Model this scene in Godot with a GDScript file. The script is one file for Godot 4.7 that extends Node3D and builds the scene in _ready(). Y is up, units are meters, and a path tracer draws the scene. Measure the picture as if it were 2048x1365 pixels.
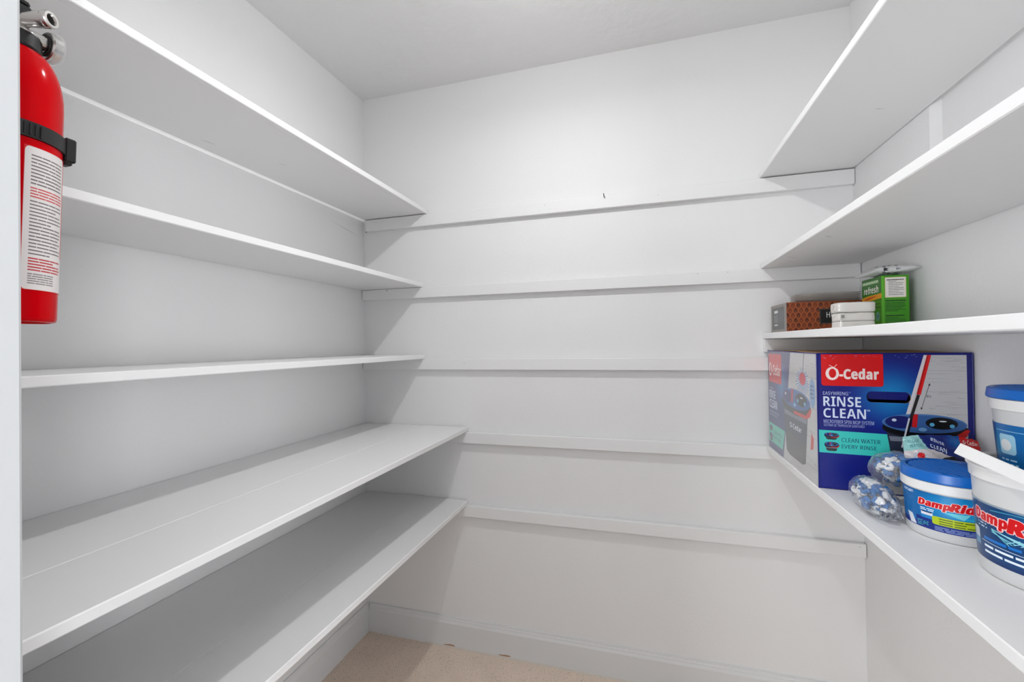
extends Node3D
# A small white walk-in pantry: fixed shelves left and right, support battens on the back wall.
# World: left wall x = 0, back wall z = 0, floor y = 0, metres.

const W := 1.9375        # right wall
const H := 2.44          # ceiling
const ZF := 1.505        # room side of the front (door) wall
const ZH := 1.62         # hall side of that wall

var rng := RandomNumberGenerator.new()
var M := {}              # materials by name

# ------------------------------------------------------------------ canvas: flat print computed into an image
class Canvas:
	var w: int
	var h: int
	var px: PackedFloat32Array
	var cov: PackedFloat32Array
	func _init(w_: int, h_: int, c: Color) -> void:
		w = w_; h = h_
		px = PackedFloat32Array(); px.resize(w * h * 3)
		cov = PackedFloat32Array(); cov.resize(w * h)
		for i in w * h:
			px[i * 3] = c.r; px[i * 3 + 1] = c.g; px[i * 3 + 2] = c.b
	func acc(p: PackedVector2Array) -> void:             # adds the polygon's coverage
		var lo := 1e9
		var hi := -1e9
		for q in p:
			lo = minf(lo, q.y); hi = maxf(hi, q.y)
		var n := p.size()
		for y in range(maxi(0, int(floor(lo))), mini(h - 1, int(floor(hi))) + 1):
			for s in 4:
				var yy := y + (s + 0.5) / 4.0
				var xs: Array[float] = []
				for i in n:
					var a := p[i]
					var b := p[(i + 1) % n]
					if (a.y <= yy) != (b.y <= yy):
						xs.append(a.x + (yy - a.y) / (b.y - a.y) * (b.x - a.x))
				xs.sort()
				var k := 0
				while k + 1 < xs.size():
					var x0 := clampf(xs[k], 0, w)
					var x1 := clampf(xs[k + 1], 0, w)
					k += 2
					var i0 := int(x0)
					var i1 := int(x1)
					var row := y * w
					if i0 == i1:
						if i0 < w: cov[row + i0] += (x1 - x0) * 0.25
					else:
						cov[row + i0] += (i0 + 1 - x0) * 0.25
						for x in range(i0 + 1, i1): cov[row + x] += 0.25
						if i1 < w: cov[row + i1] += (x1 - i1) * 0.25
	func ink(c: Color, lo := 0.0, hi := 1e9) -> void:    # blends the colour through the coverage, then clears it
		for y in range(maxi(0, int(lo)), mini(h, int(minf(hi, h)) + 2)):
			var row := y * w
			for x in w:
				var a := cov[row + x]
				if a > 0.0:
					a = minf(a, 1.0) * c.a
					var i := (row + x) * 3
					px[i] += (c.r - px[i]) * a; px[i + 1] += (c.g - px[i + 1]) * a; px[i + 2] += (c.b - px[i + 2]) * a
					cov[row + x] = 0.0
	func poly(p: Array, c: Color) -> void:               # points in 0..1 of the canvas
		var q := PackedVector2Array()
		var lo := 1e9
		var hi := 0.0
		for v in p:
			var t := Vector2(v[0] * w, v[1] * h) if v is Array else Vector2(v.x * w, v.y * h)
			q.append(t); lo = minf(lo, t.y); hi = maxf(hi, t.y)
		acc(q); ink(c, lo, hi)
	func rect(x0: float, y0: float, x1: float, y1: float, c: Color) -> void:
		poly([[x0, y0], [x1, y0], [x1, y1], [x0, y1]], c)
	func rounded(x0: float, y0: float, x1: float, y1: float, r: float, c: Color) -> void:   # r in canvas widths
		var p := []
		var ry := r * w / h
		for k in 4:
			var cx: float = [x1 - r, x0 + r, x0 + r, x1 - r][k]
			var cy: float = [y1 - ry, y1 - ry, y0 + ry, y0 + ry][k]
			for j in 7:
				var a := PI / 2 * (k + j / 6.0)
				p.append(Vector2(cx + r * cos(a), cy + ry * sin(a)))
		poly(p, c)
	func oval(cx: float, cy: float, rx: float, ry: float, c: Color, turn := 0.0) -> void:
		var p := []
		for j in 36:
			var a := TAU * j / 36
			var v := Vector2(rx * cos(a) * w, ry * sin(a) * h).rotated(turn)
			p.append(Vector2(cx + v.x / w, cy + v.y / h))
		poly(p, c)
	func stroke(x0: float, y0: float, x1: float, y1: float, t: float, c: Color, t2 := -1.0) -> void:   # t in canvas widths
		var a := Vector2(x0 * w, y0 * h)
		var b := Vector2(x1 * w, y1 * h)
		var n := (b - a).normalized().orthogonal() * w / 2
		var e := t if t2 < 0 else t2
		var q := PackedVector2Array([a + n * t, b + n * e, b - n * e, a - n * t])
		acc(q)
		ink(c, minf(a.y, b.y) - w * maxf(t, e), maxf(a.y, b.y) + w * maxf(t, e))
	func radial(cx: float, cy: float, r: float, c: Color) -> void:    # printed colour blend of the artwork
		for y in h:
			for x in w:
				var d := Vector2(x - cx * w, (y - cy * h)).length() / (r * w)
				if d < 1.0:
					var a := (1 - d) * (1 - d) * (1 + 2 * d) * c.a
					var i := (y * w + x) * 3
					px[i] += (c.r - px[i]) * a; px[i + 1] += (c.g - px[i + 1]) * a; px[i + 2] += (c.b - px[i + 2]) * a
	func text(s: String, x0: float, y0: float, x1: float, y1: float, c: Color, bold := true, slant := 0.0, rise := 0.0, fat := 0.0) -> void:
		var f := SystemFont.new()
		f.font_names = PackedStringArray(["Droid Sans"])
		f.font_weight = 700 if bold else 400
		var t := TextMesh.new()
		t.font = f; t.text = s; t.font_size = 48; t.pixel_size = 1.0; t.depth = 0.0; t.curve_step = 2.0
		var a := t.get_mesh_arrays()
		var vs: PackedVector3Array = a[Mesh.ARRAY_VERTEX]
		var ix: PackedInt32Array = a[Mesh.ARRAY_INDEX]
		if vs.is_empty(): return
		var lo := Vector2(1e9, 1e9)
		var hi := -lo
		for v in vs:
			lo = lo.min(Vector2(v.x, v.y)); hi = hi.max(Vector2(v.x, v.y))
		var q := PackedVector2Array()
		for v in vs:
			var u := (v.x - lo.x) / (hi.x - lo.x)
			var k := (v.y - lo.y) / (hi.y - lo.y)
			q.append(Vector2((x0 + (x1 - x0) * u + slant * k * (y1 - y0)) * w, (y1 - (y1 - y0) * k + rise * u) * h))
		var offs := [Vector2.ZERO]
		if fat > 0:
			offs = []
			for j in 8: offs.append(Vector2.from_angle(TAU * j / 8) * fat * w)
		for o in offs:
			for i in range(0, ix.size() if ix.size() else vs.size(), 3):
				var t0: Vector2 = q[ix[i] if ix.size() else i] + o
				var t1: Vector2 = q[ix[i + 1] if ix.size() else i + 1] + o
				var t2: Vector2 = q[ix[i + 2] if ix.size() else i + 2] + o
				acc(PackedVector2Array([t0, t1, t2]))
		ink(c)
	func lines(x0: float, y0: float, x1: float, y1: float, n: int, t: float, c: Color, r: RandomNumberGenerator, rise := 0.0) -> void:   # small print too small to read
		for i in n:
			var y := y0 + (y1 - y0) * (i + 0.5) / n
			var x := x0
			var end := x1 - (x1 - x0) * (r.randf() * 0.5 if r.randf() < 0.3 else r.randf() * 0.06)
			while x < end:
				var e := minf(end, x + r.randf_range(0.12, 0.5) * (x1 - x0))
				rect_t(x, y, e, y, t, c, rise * (x - x0), rise * (e - x0))
				x = e + 0.010
	func rect_t(xa: float, ya: float, xb: float, yb: float, t: float, c: Color, da: float, db: float) -> void:
		poly([[xa, ya + da - t / 2], [xb, yb + db - t / 2], [xb, yb + db + t / 2], [xa, ya + da + t / 2]], c)
	func texture() -> ImageTexture:
		var b := PackedByteArray()
		b.resize(w * h * 3)
		for i in w * h * 3: b[i] = int(clampf(px[i], 0, 1) * 255 + 0.5)
		return ImageTexture.create_from_image(Image.create_from_data(w, h, false, Image.FORMAT_RGB8, b))

# ------------------------------------------------------------------ mesh helpers
func start() -> SurfaceTool:
	var st := SurfaceTool.new()
	st.begin(Mesh.PRIMITIVE_TRIANGLES)
	return st

func tri(st: SurfaceTool, a: Vector3, b: Vector3, c: Vector3, n: Vector3, ua := Vector2.ZERO, ub := Vector2.ZERO, uc := Vector2.ZERO) -> void:
	st.set_smooth_group(-1)
	if (b - a).cross(c - a).dot(n) > 0:
		var t := b; b = c; c = t
		var u := ub; ub = uc; uc = u
	for k in 3:
		st.set_normal(n); st.set_uv([ua, ub, uc][k]); st.add_vertex([a, b, c][k])

func quad(st: SurfaceTool, a: Vector3, b: Vector3, c: Vector3, d: Vector3, n: Vector3, uv := [Vector2(0, 0), Vector2(1, 0), Vector2(1, 1), Vector2(0, 1)]) -> void:
	tri(st, a, b, c, n, uv[0], uv[1], uv[2])
	tri(st, a, c, d, n, uv[0], uv[2], uv[3])

# box with chamfered edges
func cbox(st: SurfaceTool, lo: Vector3, hi: Vector3, e := 0.0015) -> void:
	var c := (lo + hi) / 2
	var s := (hi - lo) / 2
	e = minf(e, minf(s.x, minf(s.y, s.z)) * 0.9)
	for ax in 3:
		var u := (ax + 1) % 3
		var v := (ax + 2) % 3
		for sg in [-1.0, 1.0]:
			var p: Array[Vector3] = []
			for k in 4:
				var q := Vector3.ZERO
				q[ax] = sg * s[ax]
				q[u] = (s[u] - e) * [-1, 1, 1, -1][k]
				q[v] = (s[v] - e) * [-1, -1, 1, 1][k]
				p.append(c + q)
			var n := Vector3.ZERO
			n[ax] = sg
			quad(st, p[0], p[1], p[2], p[3], n)
		for su in [-1.0, 1.0]:                # edges along ax
			for sv in [-1.0, 1.0]:
				var a := Vector3.ZERO
				a[u] = su * s[u]; a[v] = sv * (s[v] - e)
				var b := Vector3.ZERO
				b[u] = su * (s[u] - e); b[v] = sv * s[v]
				var l := Vector3.ZERO
				l[ax] = s[ax] - e
				var n := Vector3.ZERO
				n[u] = su; n[v] = sv
				quad(st, c + a - l, c + b - l, c + b + l, c + a + l, n.normalized())
	for sx in [-1.0, 1.0]:
		for sy in [-1.0, 1.0]:
			for sz in [-1.0, 1.0]:
				var g := Vector3(sx, sy, sz)
				tri(st, c + g * Vector3(s.x, s.y - e, s.z - e), c + g * Vector3(s.x - e, s.y, s.z - e), c + g * Vector3(s.x - e, s.y - e, s.z), g.normalized())

# smooth grid surface: pts[i][j], normals from neighbours, outward given by flip
func grid(st: SurfaceTool, pts: Array, uvs: Array, outward: Callable, wrap := false) -> void:
	var nu := pts.size()
	var nv: int = pts[0].size()
	var nor := []
	for i in nu:
		var row := []
		for j in nv:
			var i0 := (i - 1 + nu - 1) % (nu - 1) if wrap and i == 0 else maxi(i - 1, 0)
			var i1 := 1 if wrap and i == nu - 1 else mini(i + 1, nu - 1)
			var du: Vector3 = pts[i1][j] - pts[i0][j]
			var dv: Vector3 = pts[i][mini(j + 1, nv - 1)] - pts[i][maxi(j - 1, 0)]
			var n := du.cross(dv)
			var o: Vector3 = outward.call(pts[i][j])
			if n.length() < 1e-12: n = o
			n = n.normalized()
			if n.dot(o) < 0: n = -n
			row.append(n)
		nor.append(row)
	for i in nu - 1:
		for j in nv - 1:
			for t in [[[i, j], [i + 1, j], [i + 1, j + 1]], [[i, j], [i + 1, j + 1], [i, j + 1]]]:
				var a: Vector3 = pts[t[0][0]][t[0][1]]
				var b: Vector3 = pts[t[1][0]][t[1][1]]
				var c: Vector3 = pts[t[2][0]][t[2][1]]
				var f := (b - a).cross(c - a)
				if f.length() < 1e-14: continue
				var m: Vector3 = nor[t[0][0]][t[0][1]] + nor[t[1][0]][t[1][1]] + nor[t[2][0]][t[2][1]]
				var order := [0, 2, 1] if f.dot(m) > 0 else [0, 1, 2]
				for k in order:
					st.set_normal(nor[t[k][0]][t[k][1]])
					st.set_uv(uvs[t[k][0]][t[k][1]] if uvs.size() else Vector2.ZERO)
					st.add_vertex(pts[t[k][0]][t[k][1]])

# lathe about local y; profile [[r, y], ...], sharp corners by repeated segments
func lathe(st: SurfaceTool, prof: Array, seg := 48, c := Vector3.ZERO, basis := Basis.IDENTITY, a0 := 0.0, a1 := TAU, sharp := true) -> void:
	for k in prof.size() - 1:
		var r0: float = prof[k][0]
		var y0: float = prof[k][1]
		var r1: float = prof[k + 1][0]
		var y1: float = prof[k + 1][1]
		var n2 := Vector2(y1 - y0, r0 - r1).normalized()
		var na := n2
		var nb := n2
		if not sharp:
			if k > 0: na = (n2 + Vector2(y0 - prof[k - 1][1], prof[k - 1][0] - r0).normalized()).normalized()
			if k < prof.size() - 2: nb = (n2 + Vector2(prof[k + 2][1] - y1, r1 - prof[k + 2][0]).normalized()).normalized()
		for i in seg:
			var t0 := a0 + (a1 - a0) * i / seg
			var t1 := a0 + (a1 - a0) * (i + 1) / seg
			var q := [[r0, y0, t0, na], [r0, y0, t1, na], [r1, y1, t1, nb], [r1, y1, t0, nb]]
			for tr in [[0, 1, 2], [0, 2, 3]]:
				var ps: Array[Vector3] = []
				var ns: Array[Vector3] = []
				var us: Array[Vector2] = []
				for m in tr:
					var e: Array = q[m]
					ps.append(c + basis * Vector3(e[0] * sin(e[2]), e[1], e[0] * cos(e[2])))
					ns.append((basis * Vector3(e[3].x * sin(e[2]), e[3].y, e[3].x * cos(e[2]))).normalized())
					us.append(Vector2((e[2] - a0) / (a1 - a0), 1 - float(k + (1 if m >= 2 else 0)) / (prof.size() - 1)))
				var f := (ps[1] - ps[0]).cross(ps[2] - ps[0])
				if f.length() < 1e-14: continue
				var order := [0, 2, 1] if f.dot(ns[0] + ns[1] + ns[2]) > 0 else [0, 1, 2]
				for m in order:
					st.set_normal(ns[m]); st.set_uv(us[m]); st.add_vertex(ps[m])

# tube along a path
func tube(st: SurfaceTool, path: Array, r: float, seg := 8, cap := true, r1 := -1.0) -> void:
	var pts := []
	var n := path.size()
	var up := Vector3(0.31, 0.87, 0.37)
	for k in n:
		var d: Vector3 = (path[mini(k + 1, n - 1)] - path[maxi(k - 1, 0)]).normalized()
		var a := d.cross(up).normalized()
		var b := a.cross(d).normalized()
		var rr := r if r1 < 0 else lerpf(r, r1, float(k) / (n - 1))
		if cap and (k == 0 or k == n - 1): rr *= 0.55
		var row := []
		for i in seg + 1:
			row.append(path[k] + (a * cos(TAU * i / seg) + b * sin(TAU * i / seg)) * rr)
		pts.append(row)
	if cap:
		var f := []
		var l := []
		for i in seg + 1:
			f.append(path[0]); l.append(path[n - 1])
		pts.push_front(f); pts.append(l)
	var mid := []
	for row in pts:
		var s := Vector3.ZERO
		for i in seg: s += row[i]
		mid.append(s / seg)
	for k in pts.size() - 1:
		for i in seg:
			var q := [pts[k][i], pts[k][i + 1], pts[k + 1][i + 1], pts[k + 1][i]]
			var c: Array = [mid[k], mid[k], mid[k + 1], mid[k + 1]]
			for tr in [[0, 1, 2], [0, 2, 3]]:
				var ns: Array[Vector3] = []
				for m in tr:
					var o: Vector3 = q[m] - c[m]
					if o.length() < 1e-9: o = (mid[k] - mid[k + 1]) if k == 0 else (mid[k + 1] - mid[k])
					ns.append(o.normalized())
				var fn: Vector3 = (q[tr[1]] - q[tr[0]]).cross(q[tr[2]] - q[tr[0]])
				if fn.length() < 1e-16: continue
				var order := [0, 2, 1] if fn.dot(ns[0] + ns[1] + ns[2]) > 0 else [0, 1, 2]
				for m in order:
					st.set_normal(ns[m]); st.set_uv(Vector2.ZERO); st.add_vertex(q[tr[m]])

# a profile (x outward, y up) swept straight from a to b; out = the direction of profile x
func sweep(st: SurfaceTool, prof: Array, a: Vector3, b: Vector3, out: Vector3) -> void:
	var n := prof.size()
	var c := Vector2.ZERO
	for q in prof: c += Vector2(q[0], q[1]) / n
	for k in n:
		var p := Vector2(prof[k][0], prof[k][1])
		var q := Vector2(prof[(k + 1) % n][0], prof[(k + 1) % n][1])
		var m := (q - p).orthogonal()
		if m.dot((p + q) / 2 - c) < 0: m = -m
		var nn := (out * m.x + Vector3.UP * m.y).normalized()
		quad(st, a + out * p.x + Vector3.UP * p.y, a + out * q.x + Vector3.UP * q.y, b + out * q.x + Vector3.UP * q.y, b + out * p.x + Vector3.UP * p.y, nn)
	var poly := PackedVector2Array()
	for q in prof: poly.append(Vector2(q[0], q[1]))
	var ix := Geometry2D.triangulate_polygon(poly)
	for e in [a, b]:
		var nn: Vector3 = (a - b).normalized() if e == a else (b - a).normalized()
		for i in range(0, ix.size(), 3):
			var v: Array[Vector3] = []
			for k in 3: v.append(e + out * poly[ix[i + k]].x + Vector3.UP * poly[ix[i + k]].y)
			tri(st, v[0], v[1], v[2], nn)

func obj(called: String, st: SurfaceTool, m: Material, parent: Node = self) -> MeshInstance3D:
	var o := MeshInstance3D.new()
	o.name = called
	o.mesh = st.commit()
	o.material_override = m
	o.cast_shadow = GeometryInstance3D.SHADOW_CASTING_SETTING_ON
	parent.add_child(o, true)
	return o

func tag(o: Node, label: String, category: String, group := "") -> Node:
	o.set_meta("label", label)
	o.set_meta("category", category)
	if group: o.set_meta("group", group)
	return o

func struct(called: String, st: SurfaceTool, m: Material, label: String, category := "") -> MeshInstance3D:
	var o := obj(called, st, m)
	o.set_meta("kind", "structure")
	o.set_meta("label", label)
	o.set_meta("category", category if category else called.get_slice("_", 0))
	return o

func thing(called: String, at: Vector3, label: String, category: String, group := "") -> Node3D:
	var o := Node3D.new()
	o.name = called
	add_child(o, true)
	o.position = at
	tag(o, label, category, group)
	return o

# ------------------------------------------------------------------ materials
func mat(c: Color, rough: float, metal := 0.0, spec := 0.5) -> StandardMaterial3D:
	var m := StandardMaterial3D.new()
	m.albedo_color = c
	m.roughness = rough
	m.metallic = metal
	m.metallic_specular = spec
	return m

func printed(c: Canvas, rough := 0.35) -> StandardMaterial3D:
	var m := mat(Color.WHITE, rough)
	m.albedo_texture = c.texture()
	return m

func noise_image(n: int, freq: float, seed_: int, oct := 4) -> Image:
	var f := FastNoiseLite.new()
	f.seed = seed_
	f.frequency = freq
	f.fractal_octaves = oct
	return f.get_seamless_image(n, n)

func bump(m: StandardMaterial3D, im: Image, scale: float, metres: Vector3) -> void:
	var b := im.duplicate() as Image
	b.convert(Image.FORMAT_RGBA8)
	b.bump_map_to_normal_map(scale)
	m.normal_enabled = true
	m.normal_texture = ImageTexture.create_from_image(b)
	m.uv1_triplanar = true
	m.uv1_world_triplanar = true
	m.uv1_scale = Vector3(1 / metres.x, 1 / metres.y, 1 / metres.z)

func make_materials() -> void:
	var white := Color(0.945, 0.945, 0.946)
	var rolled := noise_image(512, 0.05, 3)
	var brushed := noise_image(512, 0.02, 9, 5)
	M.wall = mat(white, 0.55, 0.0, 0.25); bump(M.wall, rolled, 0.35, Vector3(0.35, 0.35, 0.35))
	M.ceiling = mat(white, 0.8, 0.0, 0.3); bump(M.ceiling, noise_image(512, 0.02, 5, 3), 0.9, Vector3(0.7, 0.7, 0.7))
	M.shelf = mat(white, 0.42, 0.0, 0.45); bump(M.shelf, brushed, 0.3, Vector3(0.5, 0.12, 0.9))
	M.batten = mat(white, 0.45, 0.0, 0.45); bump(M.batten, brushed, 0.9, Vector3(0.6, 0.06, 0.6))
	M.trim = mat(Color(0.90, 0.905, 0.91), 0.45, 0.0, 0.35); bump(M.trim, brushed, 0.3, Vector3(0.6, 0.1, 0.6))
	M.jamb = mat(Color(0.84, 0.847, 0.855), 0.5, 0.0, 0.3); bump(M.jamb, brushed, 0.3, Vector3(0.6, 0.9, 0.6))  # trim paint with shade put into its colour, as the jamb renders over-lit
	M.floor = mat(Color.WHITE, 0.55)
	M.floor.albedo_texture = floor_texture()
	M.floor.uv1_triplanar = true; M.floor.uv1_world_triplanar = true
	M.floor.uv1_scale = Vector3(1 / 0.7, 1 / 0.7, 1 / 0.7)
	M.hall = mat(Color(0.92, 0.92, 0.92), 0.7)
	M.hall_floor = mat(Color(0.80, 0.81, 0.82), 0.6)  # unseen floor, neutral grey picked to cut warm bounce into the pantry
	M.nail = mat(Color(0.12, 0.12, 0.12), 0.5, 0.6)
	M.caulk = mat(Color(0.84, 0.81, 0.77), 0.6)
	M.bare = mat(Color(0.72, 0.58, 0.49), 0.8)
	M.black = mat(Color(0.035, 0.035, 0.04), 0.4)
	M.chrome = mat(Color(0.80, 0.79, 0.78), 0.22, 0.95)
	M.red_paint = mat(Color(0.80, 0.0, 0.045), 0.13, 0.0, 0.2)
	M.tub = mat(Color(0.83, 0.835, 0.84), 0.35); M.tub.backlight = Color(0.35, 0.35, 0.35)
	M.rim = mat(Color(0.93, 0.93, 0.93), 0.3)
	M.lid_blue = mat(Color(0.03, 0.40, 0.76), 0.3)
	M.porcelain = mat(Color(0.9, 0.9, 0.88), 0.2)
	M.cardboard = mat(Color(0.74, 0.60, 0.44), 0.8)
	M.film = mat(Color(0.93, 0.94, 0.96, 0.11), 0.05); M.film.transparency = BaseMaterial3D.TRANSPARENCY_ALPHA; M.film.cull_mode = BaseMaterial3D.CULL_DISABLED
	M.tray = mat(Color(0.93, 0.905, 0.88, 0.62), 0.12); M.tray.transparency = BaseMaterial3D.TRANSPARENCY_ALPHA; M.tray.cull_mode = BaseMaterial3D.CULL_DISABLED
	M.lens = mat(Color(0.95, 0.96, 0.96, 0.15), 0.05); M.lens.transparency = BaseMaterial3D.TRANSPARENCY_ALPHA; M.lens.cull_mode = BaseMaterial3D.CULL_DISABLED
	M.strand_white = mat(Color(0.90, 0.91, 0.92), 0.9)
	M.strand_blue = mat(Color(0.06, 0.42, 0.70), 0.9)
	M.paper = mat(Color(0.90, 0.885, 0.86), 0.75)
	M.wrap = mat(Color(0.95, 0.95, 0.95, 0.14), 0.1); M.wrap.transparency = BaseMaterial3D.TRANSPARENCY_ALPHA

func floor_texture() -> ImageTexture:
	var n := 1024
	var a := noise_image(n, 0.006, 21, 3)
	var b := noise_image(n, 0.11, 22, 2)
	var im := Image.create(n, n, false, Image.FORMAT_RGB8)
	for y in n:
		for x in n:
			var t := (a.get_pixel(x, y).r - 0.5) * 0.035 + (b.get_pixel(x, y).r - 0.5) * 0.16
			im.set_pixel(x, y, Color(0.925 + t, 0.850 + t, 0.785 + t))
	for i in 2200:                                        # dark flecks of the speckled sheet floor
		var x := rng.randi_range(1, n - 6)
		var y := rng.randi_range(1, n - 6)
		var s := [1, 2, 2, 3][rng.randi_range(0, 3)] as int
		var k := rng.randf_range(0.28, 0.72)
		for dx in s + 1:
			for dy in s:
				im.set_pixel(x + dx, y + dy, im.get_pixel(x + dx, y + dy) * Color(k, k * 0.97, k * 0.93))
	return ImageTexture.create_from_image(im)

# ------------------------------------------------------------------ lamp
const LAMP := Vector3(0.965, 2.30, 0.75)
const LAMP_ENERGY := 0.50
const HALL_FILL_ENERGY := 0.4
const LEFT_FILL_ENERGY := 8.2  # left and right strength of the fill added across the hall
const RIGHT_FILL_ENERGY := 10.0

func make_lamp() -> void:
	var t := thing("ceiling_lamp", Vector3(LAMP.x, H, LAMP.z), "small frosted white bulb in a porcelain holder on the ceiling", "lamp")
	var st := start()
	lathe(st, [[0.0, 0.0], [0.058, 0.0], [0.058, -0.012], [0.040, -0.030], [0.026, -0.048], [0.024, -0.066], [0.0, -0.066]], 40)
	obj("lamp_holder", st, M.porcelain, t)
	st = start()
	lathe(st, [[0.0, -0.064], [0.0135, -0.064], [0.014, -0.078], [0.022, -0.098], [0.0295, -0.112]], 36, Vector3.ZERO, Basis.IDENTITY, 0.0, TAU, false)
	obj("bulb_neck", st, M.porcelain, t)
	st = start()
	lathe(st, [[0.0295, -0.112], [0.0315, -0.122], [0.0300, -0.129], [0.0250, -0.134], [0.0140, -0.1365], [0.0, -0.137]], 36, Vector3.ZERO, Basis.IDENTITY, 0.0, TAU, false)
	var g := mat(Color(1, 1, 1), 0.3)
	g.emission_enabled = true
	g.emission = Color(1.0, 0.985, 0.965)
	g.emission_energy_multiplier = 3.0
	obj("bulb_face", st, g, t)
	var l := AreaLight3D.new()
	l.name = "bulb_light"
	l.position = Vector3(0, -0.139, 0)
	l.rotation_degrees = Vector3(-90, 0, 0)
	l.area_size = Vector2(0.045, 0.045)
	l.light_color = Color(0.995, 0.995, 0.992)
	l.light_energy = LAMP_ENERGY
	l.area_range = 8.0
	l.area_attenuation = 2.0
	l.shadow_enabled = true
	t.add_child(l)
	var side := OmniLight3D.new()                           # what the frosted bulb lets out sideways
	side.name = "bulb_side_light"
	side.position = Vector3(0, -0.128, 0)
	side.light_color = Color(0.995, 0.995, 0.992)
	side.light_energy = LAMP_ENERGY * 0.28
	side.light_size = 0.022
	side.omni_range = 8.0
	side.omni_attenuation = 2.0
	side.shadow_enabled = true
	t.add_child(side)

func make_hall_fill_lamp() -> void:  # unseen lamp added in the hall to fill the pantry through the door
	var at := Vector3(1.35, H, 2.5)
	var t := thing("hall_fill_lamp", at, "square white flush ceiling lamp added as unseen fill in the hall", "lamp")
	var st := start()
	cbox(st, Vector3(-0.24, -0.05, -0.24), Vector3(0.24, 0, 0.24), 0.006)
	obj("lamp_body", st, M.porcelain, t)
	st = start()
	cbox(st, Vector3(-0.22, -0.062, -0.22), Vector3(0.22, -0.0505, 0.22), 0.004)
	var g := mat(Color(1, 1, 1), 0.4)
	g.emission_enabled = true
	g.emission = Color(0.995, 0.995, 0.992)
	g.emission_energy_multiplier = 1.5
	obj("diffuser", st, g, t)
	var l := AreaLight3D.new()
	l.name = "hall_fill_light"
	l.position = Vector3(0, -0.07, 0)
	l.rotation_degrees = Vector3(-90, 0, 0)
	l.area_size = Vector2(0.42, 0.42)
	l.light_color = Color(0.995, 0.995, 0.992)
	l.light_energy = HALL_FILL_ENERGY
	l.area_range = 8.0
	l.area_attenuation = 2.0
	l.shadow_enabled = true
	t.add_child(l)

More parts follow.
